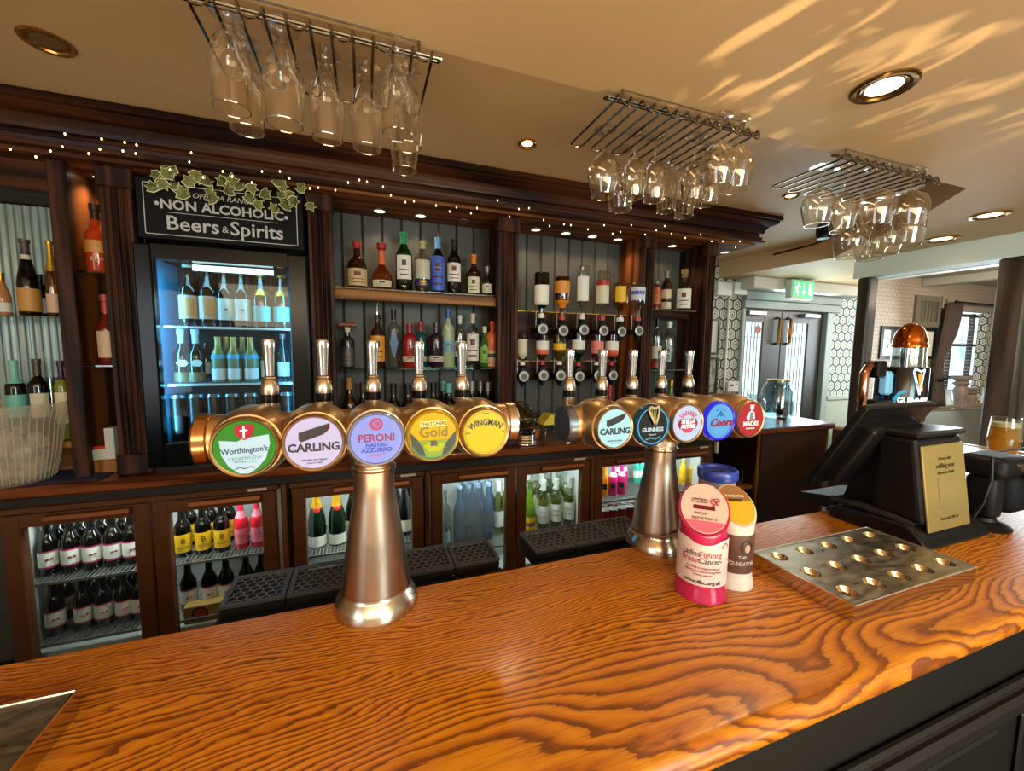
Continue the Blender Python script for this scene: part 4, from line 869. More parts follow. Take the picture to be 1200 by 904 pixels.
# lower shelf of the middle bay
t = F('dark speckled gin bottle with barrel shaped wooden stopper, leftmost on the lower middle shelf', 407, 384, 16, Z2, 'spirit', flat('#23262a', .15, var=.5), labels=[(.04, .5, flat('#3a3d42', .4, var=.5), 80)], cap=(.88, CR))
h = aY(407, 384, YS).z-Z2; MB().cyl((-.04, 0, h+.014), (.045, 0, h+.014), .014, 12).build('barrel_stopper', flat('#7a4a28', .4), t)
F('dark bottle with orange yellow label and black cap, second on the lower middle shelf', 442, 369, 17, Z2, 'wine', BROWNG, labels=[(.12, .60, flat('#d78a1c', .5), 70)], cap=(.88, BLK))
t = F('clear gin bottle with blue diamond and black cap, third on the lower middle shelf', 461, 363, 15, Z2, 'spirit', CLEARB, cap=(.82, BLK), labels=[]); R = .03
MB().prism([(-.022, .13), (0, .05), (.022, .13), (0, .21)], 1, -.036, -.032).build('blue_diamond', flat('#2a5a94', .3), t, smooth=0)
F('ruby red gin bottle with cream band, fourth on the lower middle shelf', 480, 380, 17, Z2, 'spirit', flat('#8f1420', .1), labels=[(.13, .26, CR, 89)], cap=(.80, flat('#8f1420', .3)), txt=(('WHITLEY', .008, .46, 1.),), extra=CR)
F('teal glass bottle with red cap behind the ruby red one', 493, 378, 15, Z2, 'spirit', flat('#1e4650', .1), labels=[(.13, .24, CR, 85)], cap=(.8, REDC), Y=2.34)
F('deep purple gin bottle with cream band, sixth on the lower middle shelf', 511, 379, 17, Z2, 'spirit', flat('#2a1026', .08), labels=[(.13, .26, CR, 89)], cap=(.80, flat('#2f1a2a', .3)), txt=(('WHITLEY', .008, .46, 1.),), extra=CR)
t = F('frosted pale yellow vodka bottle with blue cap, seventh on the lower middle shelf', 525, 363, 15, Z2, 'vodka', flat('#9aa680', .35), labels=[(.25, .45, flat('#5f9ab0', .4), 60)], cap=(.84, flat('#28508c', .35)))
MB().prism([(-.014, .235), (-.004, .205), (.004, .205), (.014, .235), (.006, .23), (0, .214), (-.006, .23)], 1, -.036, -.033).build('eagle_print', WL, t, smooth=0)
F('clear bottle with red and white label behind a tap handle, lower middle shelf', 539, 370, 13, Z2, 'spirit', CLEARB, labels=[(.2, .5, WL, 80), (.3, .42, REDC, 50)], cap=(.84, flat('#c9ccc8', .3)), Y=2.3)
t = F('white rum bottle with tall white label, third from the right on the lower middle shelf', 554, 368, 14, Z2, 'spirit', CLEARB, labels=[(.12, .62, WL, 80)], cap=(.82, flat('#cdb894', .4)), txt=(('BACARDI', .009, .50, 1.), ('CARTA', .008, .36, 1.), ('BLANCA', .008, .22, 1.)))
MB().disc((0, .185), .009, -.034, 14).build('red_roundel', REDC, t)
F('small green bottle with lime green round label next to the orange bottle', 568, 383, 11, Z2, 'beer', flat('#2e5a22', .12), labels=[(.1, .5, flat('#7fae3a', .5), 70)], cap=(.85, CR))
t = F('orange to peach coloured rum bottle, rightmost on the lower middle shelf', 577, 377, 16, Z2, 'spirit', flat('#d8632c', .3), labels=[(.02, .36, flat('#d8a88c', .4), 179)], cap=(.86, flat('#d85a24', .35)))
# on the counter of the middle bay
for px, top, c, lab in ((409, 443, flat('#b8793c', .5), 'corked amber bottle, leftmost on the counter behind the taps'), (425, 449, BLK, 'black capped wine bottle, second on the counter behind the taps'), (461, 450, BLK, 'dark green wine bottle, third on the counter behind the taps'), (478, 450, BLK, 'dark green wine bottle, fourth on the counter behind the taps'), (508, 449, BLK, 'black capped wine bottle, fifth on the counter behind the taps'), (520, 447, TEAL, 'wine bottle with teal foil, left of the teal pair on the counter'), (526, 449, TEAL, 'wine bottle with teal foil, right of the teal pair on the counter'), (553, 447, GREYC, 'wine bottle with grey foil, leftmost of three grey ones on the counter'), (563, 447, GREYC, 'wine bottle with grey foil, middle of three grey ones on the counter'), (572, 448, GREYC, 'wine bottle with grey foil, rightmost of three grey ones on the counter')):
    F(lab, px, top, 17, ZK, 'wine', DARKG if px != 409 else BROWNG, cap=(.84, c), labels=[(.2, .5, CR if px < 515 or px > 530 else TEAL, 70)], Y=2.31 if px not in (520, 563) else 2.375)
# optics
def optic(px, py, Y, label):
    p = aY(px, py, Y); t = T('optic_dispenser', label, 'dispenser', (p.x, Y, p.z))
    MB().box((-.016, .02, -.02), (.016, 2.2395-Y, .012), .003).build('bracket', BLACKPL, t, smooth=0)
    MB().lathe([(.011, -.05), (.02, -.035), (.022, .03), (.016, .05), (.02, .055), (.02, .062)], 14).build('valve_body', BLACKPL, t)
    MB().box((-.01, -.025, -.062), (.01, .0, -.045), .003).build('push_bar', BLACKPL, t, smooth=0)
    M = Matrix.Translation((0, -.022, 0)) @ Matrix.Rotation(PI/2, 4, 'X')
    MB().lathe([(.030, 0), (.030, .006), (.024, .008), (.024, .0065), (.0001, .0065)], 22, M).build('measure_disc', flat('#b9b5ac', .3, .2), t); MB().lathe([(.018, .0066), (.018, .0072), (.0001, .0072)], 18, M).build('disc_print', flat('#5a5650', .4), t)
    MB().box((-.03, .012, .005), (-.022, .03, .10), .002).build('clamp_arm', WIRE, t, smooth=0)
    return p
OP1 = ((634, 386, 320, 17.5, 'spirit', tint('#2f8f3a'), '#3f9a3c', [(.28, .72, WL, 70)], 'green gin'), (658, 388, 325, 18, 'squat', tint('#d09a4a'), '#c87a20', [(.1, .38, flat('#c8842c', .5), 85), (.55, .72, ORL, 85)], 'amber whisky'), (682, 387, 312, 15, 'spirit', CLEARB, None, [(.2, .66, WL, 60)], 'tall clear vodka'), (705, 388, 318, 16.5, 'spirit', CLEARB, None, [(.22, .66, CR, 60), (.2, .3, REDC, 60)], 'clear vodka with red band'), (726, 389, 332, 19, 'squat', tint('#e6d28a'), '#e0c060', [(.1, .5, YEL, 40)], 'yellow labelled coconut rum'), (746, 388, 333, 18, 'squat', CLEARB, None, [(.1, .45, flat('#c9ccd0', .5), 70), (.2, .3, flat('#35509a', .5), 60)], 'clear bottle with blue lettering'))
OP2 = ((612, 441, 390, 11.5, 'vodka', tint('#d8d2b0'), None, [(.2, .8, CR, 70)], 'slim cream labelled'), (635, 440, 392, 15, 'wine', tint('#e2b23a'), '#d8a020', [(.22, .5, WL, 80), (.5, .66, flat('#d05a38', .5), 80)], 'yellow rum'), (655, 440, 392, 15, 'wine', tint('#e8cf5a'), '#e0c040', [(.3, .5, YEL, 80)], 'bright yellow liqueur'), (677, 441, 390, 15, 'wine', tint('#2f9a3c'), '#2f9a3c', [(.22, .5, WL, 80)], 'green gin'), (699, 440, 392, 15, 'wine', tint('#d8a08c'), None, [(.22, .62, flat('#d87a68', .5), 80)], 'pink labelled gin'), (716, 440, 392, 15.5, 'wine', tint('#d0702a'), '#c8601c', [(.22, .5, WL, 80), (.5, .7, flat('#c8501c', .5), 80)], 'orange whisky'))
for row, ops, Y in (('upper', OP1, 2.125), ('lower', OP2, 2.15)):
    for i, (px, py, top, w, kind, g, lq, labs, desc) in enumerate(ops):
        p = optic(px, py, Y, 'black bar optic with round disc, %s of six, %s rail' % (nth(i, 6), row))
        loc, H, R, rz = place(px, w, Y, top, 0); zb = p.z+.0628; H = aY(px, top, Y).z-zb
        m = bottle('upside down %s bottle, %s of six, %s optic rail' % (desc, nth(i, 6), row), H, R, kind, g, (p.x, Y, zb), labs, (.9, REDC if i % 2 else WL), (.55, lq) if lq else None, rz=rz, inv=True, name='spirit_bottle')
# right hand bay
F('red labelled bottle half hidden behind the pilaster, upper right bay', 770, 330, 13, ZQ1, 'wine', flat('#6a2014', .1), labels=[(.2, .8, flat('#c85a3c', .5), 80)], cap=(.9, GREYC), Y=2.3)
F('amber whisky bottle with oval label and pourer, upper right bay', 782, 318, 12.5, ZQ1, 'wine', BROWNG, labels=[(.03, .2, CR, 70), (.3, .52, flat('#c9b48c', .5), 60)], cap=(.82, GREYC), Y=2.26)
a = aY(782, 318, 2.26); t = T('speed_pourer', 'thin metal pourer in the amber whisky bottle of the right bay', 'pourer', (a.x, 2.26, a.z+.0012)); MB().tube([(0, 0, 0), (0, 0, .03), (.004, 0, .05)], .0035, 8).build('spout', CHROME, t)
t = F('square clear tequila bottle with white label and black figure, upper right bay', 803, 316, 20, ZQ1, 'squat', CLEARB, labels=[(.06, .52, WL, 55)], cap=(.8, flat('#8a6a3c', .4)), liquid=(.45, '#e9e2b0'), Y=2.26)
m = MB(); R = .052; stroke(m, [(0, .075), (-.008, .05), (.01, .03)], .009, -R); stroke(m, [(-.015, .065), (.014, .06)], .005, -R); m.disc((.002, .086), .006, -R, 10); m.build('black_figure', BLK, t, smooth=0)
F('clear bottle with red label on the lower shelf, right bay', 771, 374, 13, ZQ2, 'spirit', CLEARB, labels=[(.02, .16, REDC, 80), (.2, .45, CR, 60)], cap=(.84, BLK), Y=2.3)
F('tall ornate clear bottle on the lower shelf, right bay', 785, 377, 15, ZQ2, 'spirit', CLEARB, cap=(.86, flat('#cfd0c8', .3)), labels=[(.15, .5, flat('#9a9a8c', .4), 25)], Y=2.26)
F('small green bottle on the counter of the right bay', 787, 446, 11, ZK, 'beer', flat('#5a7a3c', .12), labels=[(.2, .5, YEL, 70)], cap=(.88, GOLD), Y=2.3)
F('small hot sauce bottle with red cap on the counter under the optics', 715, 449, 12, ZK, 'beer', flat('#7a2014', .15), labels=[(.1, .5, CR, 70)], cap=(.8, REDC), Y=2.3)
# things on the back counter
def at_counter(px, Y): p = aY(px, 500, Y); return (p.x, Y, ZK+.0008)
t = T('steel_bar_caddy', 'ribbed steel drum on the counter beside the rightmost yellow badge', 'caddy', at_counter(615, 2.16))
MB().lathe([(.055, 0), (.06, .004)]+[(.058+.003*(k % 2), .01+.008*k) for k in range(8)]+[(.06, .08), (.055, .081), (.054, .02), (.0001, .02)], 28).build('drum', CHROME, t)
t = T('garnish_cup', 'clear cup holding orange garnish behind the steel drum', 'cup', at_counter(626, 2.26)); MB().shell([(.035, 0), (.045, .12), (.043, .12), (.033, .004)], 18).build('cup', CLEARB, t); MB().lathe([(.0001, .006), (.033, .006), (.039, .07), (.0001, .075)], 16).build('garnish', flat('#c8743a', .5), t)
t = T('garnish_cup', 'clear cup holding red garnish left of the orange cup', 'cup', at_counter(610, 2.28)); MB().shell([(.035, 0), (.045, .12), (.043, .12), (.033, .004)], 18).build('cup', CLEARB, t); MB().lathe([(.0001, .006), (.033, .006), (.038, .06), (.0001, .065)], 16).build('garnish', flat('#b86a5a', .5), t)
t = T('jar_lid', 'round clear plastic lid propped on the garnish cups', 'lid', aY(613, 474, 2.3)); o = MB().lathe([(.0001, .0), (.07, .002), (.075, .008), (.07, .01), (.0001, .012)], 24).build('lid', pane('cream_plastic', '#e9dcb8', .15), t); t.rotation_euler = (.9, .5, 0); t.location.z = ZK+.165
t = T('straw_box', 'clear box with yellow folded card on the counter behind the tap', 'box', at_counter(648, 2.22)); MB().box((-.07, -.05, 0), (.07, .05, .10), .004).build('box', CLEARB, t, smooth=0); MB().prism([(-.09, .101), (.085, .101), (.055, .15), (-.045, .16)], 1, -.055, .05).build('yellow_card', flat('#d8c23a', .5), t, smooth=0)
t = T('ice_bucket', 'large clear ribbed ice bucket full of ice at the left of the back counter', 'bucket', (-1.335, 2.16, ZK+.0065)); Hb = .315
RB = [(.115, .0), (.122, .01), (.145, .12), (.16, .24), (.178, .30), (.182, Hb)]
bo = MB().shell(RB+[(.178, Hb), (.173, .298), (.155, .24), (.14, .12), (.117, .014), (.0001, .014)], 40).build('bucket', frosted('frosted_bucket_plastic', '#efe3ca', .70), t)
m = MB()
for k in range(48):
    a = 2*PI*k/48; m.tube([((r+.001)*cos(a), (r+.001)*sin(a), z) for r, z in RB[1:5]], .0022, 4)
m.build('rib', frosted('rib_plastic', '#f0e4cc', .6), t)
rr = random.Random(5)
for i in range(85):
    z = .03+.16*rr.random(); ro = (.085+.03*z/.2)*math.sqrt(rr.random()); a = rr.random()*2*PI
    if i == 0: ice0 = MB().box((-.017, -.017, -.017), (.017, .017, .017), .004).build('ice_cube', frosted('ice', '#f4ead6', .35, .1), t, smooth=0); ic = ice0
    else: ic = ice0.copy(); COL.objects.link(ic)
    ic.location = (ro*cos(a), ro*sin(a), z); ic.rotation_euler = (rr.random()*3, rr.random()*3, rr.random()*3)
t = T('bar_mat', 'dark blue ribbed rubber bar mat under the ice bucket', 'mat', (-1.28, 2.20, ZK+.0005))
MB().box((-.36, -.10, 0), (.25, .12, .005), .002).build('mat', flat('#1c2138', .6), t, smooth=0); m = MB()
for k in range(40):
    x = -.35+.015*k; m.box((x, -.09, .0051), (x+.006, .11, .0062))
m.build('ribs', flat('#2a3154', .6), t, smooth=0)['kind'] = 'stuff'
p = aY(120, 541, 2.23); t = T('acrylic_stand', 'small white U shaped acrylic holder with red insert beside the first pilaster', 'holder', (p.x-.005, 2.235, ZK+.0608)); AC = flat('#c9c2b4', .25)
MB().box((-.068, -.03, 0), (.062, .03, .045)).box((-.068, -.03, .045), (-.018, .03, .12)).box((.03, -.03, .045), (.062, .03, .135)).build('holder', AC, t, smooth=0); MB().box((-.017, -.02, .0455), (.029, .02, .056)).build('red_insert', flat('#d03a22', .4), t, smooth=0)
# far right of the counter: jars and a plant
jx = aY(911, 478, 2.5)
t = T('water_jar', 'large clear glass jar with metal rim at the right end of the counter', 'jar', (3.30, 2.42, ZK+.0008)); hj = aY(911, 446, 2.42).z-ZK
t.location.x = aY(911, 470, 2.42).x
JG = pane('jar_glass', '#cfe0e4', .10, .03)
MB().lathe([(.1, 0), (.118, .012), (.12, hj*.72), (.1, hj*.88), (.085, hj*.92), (.085, hj), (.08, hj), (.08, hj*.9), (.112, hj*.7), (.11, .02), (.0001, .015)], 28).build('jar', JG, t); MB().shell([(.087, hj*.97), (.087, hj*1.02), (.08, hj*1.02), (.08, hj*.97)], 24).build('rim', BRASS, t)
t = T('clip_jar', 'smaller clear clip jar left of the large jar on the counter', 'jar', (aY(886, 470, 2.36).x, 2.36, ZK+.0008)); hk = aY(886, 462, 2.36).z-ZK
MB().lathe([(.06, 0), (.068, .01), (.068, hk*.75), (.055, hk*.85), (.06, hk*.86), (.06, hk), (.0001, hk)], 22).build('jar', JG, t); MB().tube([(.066, -.02, hk*.85), (.085, -.02, hk*.7), (.07, -.02, hk*.55)], .004, 6).build('clip', WIRE, t)
t = T('card_reader', 'small black card machine right of the large glass jar', 'card machine', (aY(917, 474, 2.45).x, 2.45, ZK+.0008)); MB().box((-.035, -.03, 0), (.035, .03, .13), .006).build('body', BLACKPL, t, smooth=0); MB().box((-.028, -.0315, .07), (.028, -.0301, .12)).build('screen', BLACKGL, t, smooth=0)
t = T('potted_grass', 'small spiky green plant on the counter behind the right tap', 'plant', (aY(853, 475, 2.42).x, 2.42, ZK+.0008)); MB().lathe([(.04, 0), (.05, .08), (.046, .08), (.042, .07), (.0001, .07)], 16).build('pot', flat('#c9c4b4', .4), t)
rr = random.Random(2); m = MB()
for i in range(60):
    a = rr.random()*2*PI; l = rr.uniform(.05, .1); b = rr.uniform(.1, .17); x, y = .03*cos(a)*rr.random(), .03*sin(a)*rr.random()
    m.tube([(x, y, .07), (x+l*.4*cos(a), y+l*.4*sin(a), .07+b*.7), (x+l*cos(a), y+l*sin(a), .07+b*.85)], [.003, .0025, .0004], 4)
m.build('grass_blades', flat('#6a7a34', .6), t)['kind'] = 'stuff'
# ------------------------------------------------------------------ the bar
n = NT('varnished_ash_bar_top'); v = n.obj(); x, y, z = n.sep(v)
warp = n.sep(n.noise(n.map(v, (.6, 1.5, 1), (.3, .6, 0)), 1.75, 2, .5, 1)); warp2 = n.noise(n.map(v, (2.6, 10, 1)), 3., 3)
fine = n.noise(n.map(v, (3, 110, 1)), 3.2, 3)
yy = n.math('ADD', n.math('ADD', y, .02), n.math('MULTIPLY', n.math('SUBTRACT', warp2, .5), .055))
yy = n.math('ADD', yy, n.math('MULTIPLY', n.math('SUBTRACT', warp[1], .5), .22))
dz = n.math('ADD', .10, n.math('MULTIPLY', n.math('SUBTRACT', warp[0], .5), .40))
rr_ = n.math('SQRT', n.math('ADD', n.math('MULTIPLY', yy, yy), n.math('MULTIPLY', dz, dz)))
ph = n.math('FRACT', n.math('ADD', n.math('ADD', n.math('MULTIPLY', rr_, 92.), n.math('MULTIPLY', y, 40.)), n.math('MULTIPLY', fine, .35)))
c = n.ramp(ph, [(0., '#4c2004'), (.17, '#662d05'), (.34, '#b9660c'), (.7, '#d98d16'), (.95, '#c4760e'), (1., '#622b05')])
c = n.mix(n.math('MULTIPLY', n.math('GREATER_THAN', fine, .56), .35), c, '#7a3c0a')
c = n.mix(n.math('MULTIPLY', n.noise(n.map(v, (.7, 1.6, 1)), 2.3, 2), .5), c, '#b0620f')
n.set(col=c, rough=.36, coat=.3); n.b.inputs['Coat Roughness'].default_value = .2
n.bump(n.math('ADD', n.math('MULTIPLY', ph, .5), n.noise(v, 9., 2)), .12, .0012); BARTOP = n.m
YB0, YB1 = .352, .828
def bull(y0, z1, th, r=.022, k=8):
    p = [(y0+r, z1-th)]
    for i in range(k+1):
        a = -PI/2-PI*i/k; p.append((y0+r+r*cos(a)*1., z1-th/2+(th/2)*sin(a)))
    return p
prof = bull(YB0, ZB, .05)+[(YB1-.006, ZB), (YB1, ZB-.006), (YB1, ZB-.05)]
m = MB().prism(prof, 0, -1.7, 3.05)
m.prism([(2.25, YB1), (3.05, YB1), (3.05, 1.38), (2.25, 1.38)], 2, ZB-.05, ZB)
t = T('bar_counter', 'long bar counter with varnished orange ash top and dark panelled front', 'bar', (.6, .46, 0)); BARC = t
m.v = [(x-.6, y-.46, z) for x, y, z in m.v]; m.build('bar_top', BARTOP, t, smooth=35); BF = flat('#100e0d', .45)
MB().box((-2.2, 0, 0), (2.4, .03, 1.019)).build('front_board', BF, t, smooth=0); MB().box((-2.2, -.035, .69), (2.4, -.001, .735), .01).box((-2.2, -.02, .735), (2.4, -.001, .76), .006).build('moulding', flat('#1d1917', .4), t, smooth=0)
for i in range(6): MB().box((-1.9+.72*i, -.012, .1), (-1.3+.72*i, -.001, .64), .01).build('raised_panel', BF, t, smooth=0)
MB().box((-2.2, .26, 0), (1.5, .29, 1.019)).build('back_board', flat('#1c1613', .6), t, smooth=0)
# seam in the top
# ------------------------------------------------------------------ T shaped beer fonts
n = NT('badge_print'); BADGE = {}
def lit(c, s=.62): return flat(tuple(v*.55 for v in lin(c)[:3]), .2, es=s*.9, coat=.5)
def badge(t, hx, face, rim, draw, r=.0425, rimc=None):
    """face plate centred on hx, resting on the front of the tap head"""
    b = MB().lathe([(r, 0), (r, .004), (r*.97, .006), (.0001, .0062)], 48, Matrix.Translation((hx, 0, 0)) @ Matrix.Translation((0, YBD, ZBD)) @ Matrix.Rotation(PI/2, 4, 'X')).build('badge', face, t)
    MB().shell([(r*1.12, -.006), (r*1.13, .002), (r*1.06, .0085), (r*1.0, .0065)], 48, Matrix.Translation((hx, YBD, ZBD)) @ Matrix.Rotation(PI/2, 4, 'X')).build('badge_rim', rimc or BRONZE, b)
    for mat, fn, nm in draw:
        m = MB(); fn(m); y0 = YBD-.0064
        m.v = [(hx+x, y0+y, ZBD+z) for x, y, z in m.v]; m.build(nm, mat, b, smooth=0)
    return b
def arc(m, cx, cz, r0, r1, a0, a1, y=-.0006, k=24):
    A = [math.radians(a0+(a1-a0)*i/k) for i in range(k+1)]
    for a, b in zip(A, A[1:]):
        m.prism([(cx+r0*cos(a), cz+r0*sin(a)), (cx+r1*cos(a), cz+r1*sin(a)), (cx+r1*cos(b), cz+r1*sin(b)), (cx+r0*cos(b), cz+r0*sin(b))], 1, y-.0004, y)
def poly(m, pts, y=-.0004): return m.prism(pts, 1, y-.0004, y)
def segpoly(r, lo, n=30):
    """the part of a disc of radius r below height lo"""
    a0 = math.asin(max(-1, min(1, lo/r))); return [(r*cos(a), r*sin(a)) for a in [PI-a0+(PI+2*a0)*i/n for i in range(n+1)]]
def arctext(m, body, size, R, y=-.0006, bold=0., mid=90., sx=1.):
    me = text_mesh(body, size, 'CENTER', 0., bold); vs = []
    for v in me.vertices:
        a = math.radians(mid)-v.co.x*sx/R; rad = R+v.co.y; vs.append((rad*cos(a), y-(.0006 if v.co.z > 0 else 0), rad*sin(a)))
    return m.add(vs, [tuple(p.vertices) for p in me.polygons])
K1 = lit('#211c2c', .1); DKT = flat('#1a1720', .4)
def carling(col):
    def a(m): poly(m, [(-.022, .006), (-.022, .018), (.024, .032), (.024, .024), (.014, .014), (-.018, .003)], -.0002)
    def b(m): poly(m, [(.016, .0155), (.024, .024), (.024, .0305), (.019, .018)], -.0008)
    def c(m): m.text('CARLING', .0185, 0, -.007, -.0002, bold=.0006, sx=.98); 
    def d(m): m.text('BREWED ON TREND', .004, 0, -.0275, -.0002); m.text('MADE TO TASTE', .003, 0, -.0325, -.0002)
    return [(DKT, a, 'emblem'), (lit('#c0203a', .3), b, 'emblem_tip'), (DKT, c, 'lettering'), (DKT, d, 'small_lettering')]
WGREEN = lit('#2c8a1e', .5); WPALE = lit('#b9d6ee', .75); LAV = lit('#c3c0ee', .68); PER = lit('#8f9df2', .72); YGOLD = lit('#e0b80c', .5); WING = lit('#e4cc1c', .5); CYAN = lit('#a8e0ee', .75); GBLK = lit('#0c1524', .1); STB = lit('#b9ccf2', .7); COB = lit('#5aa8ee', .62); MRED = lit('#b5122c', .45)
def worth():
    def sh(m): poly(m, [(-.033, .013), (-.01, .010), (0, .015), (.01, .016), (.033, .019), (.034, .004), (.028, -.018), (.017, -.032), (.004, -.041), (-.008, -.040), (-.022, -.028), (-.031, -.010)], -.0001)
    def red(m): poly(m, [(-.012, .034), (0, .037), (.013, .035), (.013, .024), (.008, .016), (0, .012), (-.007, .016), (-.012, .024)], -.0008)
    def dag(m): stroke(m, [(0, .034), (0, .015)], .0022, -.0022); stroke(m, [(-.005, .027), (.005, .0275)], .0018, -.0022)
    def tx(m): m.text('Worthington\'s', .0125, 0, -.004, -.0006, bold=.0002, sx=.84, rot=.05)
    def cr(m): m.text('CREAMFLOW', .0075, 0, -.0165, -.0006, rot=.04); m.text('THE PERFECT POUR', .0034, 0, -.022, -.0006)
    def sg(m): stroke(m, [(-.014, -.0325), (-.006, -.030), (-.002, -.033), (.006, -.030), (.013, -.0315)], .0011, -.0016)
    return [(WPALE, sh, 'pale_shield'), (lit('#c21a3c', .4), red, 'red_crest'), (flat('#f2f2f6', .4, es=.5), dag, 'dagger'), (flat('#22485a', .4), tx, 'lettering'), (flat('#5c9a94', .4), cr, 'small_lettering'), (flat('#22485a', .4), sg, 'signature')]
def peroni():
    def seal(m): arc(m, 0, .026, .0066, .0105, 0, 360); arc(m, 0, .026, .0015, .0045, 0, 360); 
    def tx(m): m.text('PERONI', .0185, 0, .002, -.0002, bold=.0003, sx=.93)
    def az(m): m.text('NASTRO', .0082, 0, -.010, -.0002, bold=.0003, sx=1.1); m.text('AZZURRO', .0102, 0, -.0185, -.0002, bold=.0003, sx=1.05)
    def sg(m): stroke(m, [(-.012, -.029), (-.004, -.026), (0, -.029), (.014, -.025)], .0009, -.0014)
    return [(flat('#a01f4e', .4, es=.15), seal, 'round_seal'), (flat('#84113f', .4, es=.1), tx, 'lettering'), (flat('#2b3fae', .4, es=.15), az, 'blue_lettering'), (flat('#c05070', .4), sg, 'signature')]
def gold():
    def hills(m): poly(m, segpoly(.0425, -.008))
    def dk(m): poly(m, [(-.041, .008), (-.03, -.004), (-.02, -.018), (-.014, -.036), (-.028, -.031), (-.038, -.018)], -.001); poly(m, [(.041, .008), (.032, -.002), (.022, -.014), (.014, -.036), (.028, -.031), (.038, -.018)], -.001)
    def lt(m): poly(m, [(-.018, -.016), (-.006, -.010), (.008, -.012), (.02, -.014), (.012, -.028), (-.010, -.028)], -.0012)
    def barn(m): m.box((-.006, -.003, -.018), (.006, -.002, -.0125)); poly(m, [(-.007, -.0125), (.007, -.0125), (.004, -.009), (-.004, -.009)], -.002)
    def rim(m): arc(m, 0, 0, .0395, .0425, 205, 335, -.0016)
    def tx(m): m.text('THATCHERS', .0085, 0, .0215, -.0006, bold=.0002)
    def gd(m): m.text('Gold', .0255, 0, .006, -.0006, bold=.0003)
    def sg(m): m.box((-.024, -.0004, .0165), (.024, -.0001, .0265))
    return [(flat('#6f8a1e', .4, es=.15), hills, 'printed_hills'), (flat('#33382a', .4), dk, 'printed_hedges'), (lit('#c9d020', .35), lt, 'printed_meadow'), (flat('#4a4a40', .4), barn, 'printed_barn'), (flat('#2f6a5a', .4), rim, 'green_edge'), (flat('#e9cf7a', .4, es=.2), sg, 'name_band'), (flat('#4a3c10', .4), tx, 'lettering'), (flat('#7a6410', .4), gd, 'gold_lettering')]
def wing():
    def tx(m): arctext(m, 'WINGMAN', .0165, .055, -.0004, .0003, 90, .8); m.v = [(x, y, z-.036) for x, y, z in m.v]
    def sm(m): m.text('GOOD', .004, 0, .0352, -.0004); m.text('SESSION', .0036, -.034, .0, -.0004, sx=.7); m.text('IPA', .0036, .034, .0, -.0004)
    def gr(m): arc(m, 0, 0, .0385, .0395, 0, 360)
    return [(flat('#2a1d12', .4), tx, 'lettering'), (flat('#4a3a14', .4), sm, 'small_lettering'), (flat('#a58a10', .4), gr, 'inner_ring')]
def guin():
    def rg(m): arc(m, 0, 0, .0395, .042, 0, 360)
    def tx(m): m.text('GUINNESS', .0125, 0, -.009, -.0002, bold=.0004, sx=1.0); m.text('DRAUGHT', .0045, 0, -.0205, -.0002)
    def ft(m): stroke(m, [(-.02, -.031), (-.008, -.027), (.006, -.030), (.02, -.026)], .004, -.0014)
    return [(lit('#4fa8d8', .8), rg, 'glowing_ring'), (lit('#bfe0f0', .6), tx, 'lettering'), (lit('#5a8aa0', .4), ft, 'lower_flourish')]
def stella():
    def red(m): m.box((-.024, -.0006, -.013), (.024, -.0002, .011)); poly(m, [(-.026, -.009), (.026, -.009), (.029, .0), (.026, .007), (-.026, .007), (-.029, .0)], -.0001)
    def rays(m):
        for k in range(9):
            a = math.radians(30+15*k); stroke(m, [(.017*cos(a), .008+.012*sin(a)), (.03*cos(a), .008+.022*sin(a))], .0022, -.0012)
        poly(m, [(-.018, -.013), (.018, -.013), (.008, -.022), (-.008, -.022)], -.0002)
    def tx(m): m.text('STELLA', .0125, 0, .0045, -.0012, bold=.0005); m.text('ARTOIS', .0125, 0, -.0072, -.0012, bold=.0005)
    return [(lit('#a31238', .4), red, 'red_cartouche'), (flat('#b03a5a', .4, es=.2), rays, 'rays'), (flat('#f2eef4', .4, es=.5), tx, 'lettering')]
def coors():
    def mt(m): poly(m, [(-.014, .010), (.0, .026), (.014, .010), (.006, .014), (.001, .011), (-.005, .015)], -.0004)
    def oc(m): arc(m, 0, .005, .024, .0265, 55, 125)
    def tx(m): m.text('Coors', .026, .002, -.004, -.0004, bold=.001, shear=.3, sx=1.05)
    def ln(m): arc(m, 0, 0, .036, .0368, 200, 340)
    return [(flat('#1d5c9a', .4, es=.2), mt, 'mountain'), (flat('#1f70b4', .4, es=.2), oc, 'arc'), (lit('#a81240', .3), tx, 'lettering'), (flat('#3a7ac0', .4), ln, 'thin_arc')]
def madri():
    def man(m):
        m.disc((.002, .029), .006, -.0008, 14); poly(m, [(-.011, .0), (-.009, .016), (.0, .023), (.010, .017), (.013, .0)], -.0004); stroke(m, [(-.008, .016), (-.014, .004), (-.006, -.002)], .004, -.0012); m.box((-.005, -.001, .033), (.009, -.0004, .036))
    def vest(m): poly(m, [(-.006, .0), (-.005, .014), (.001, .019), (.006, .014), (.008, .0)], -.001)
    def tx(m): m.text('MADRI', .0175, 0, -.012, -.0004, bold=.0002, sx=.95); m.text('EXCEPCIONAL', .0045, 0, -.0235, -.0004)
    return [(flat('#d8d0d0', .4, es=.35), man, 'standing_figure'), (flat('#6d7686', .4, es=.1), vest, 'waistcoat'), (flat('#f0e6e2', .4, es=.45), tx, 'lettering')]
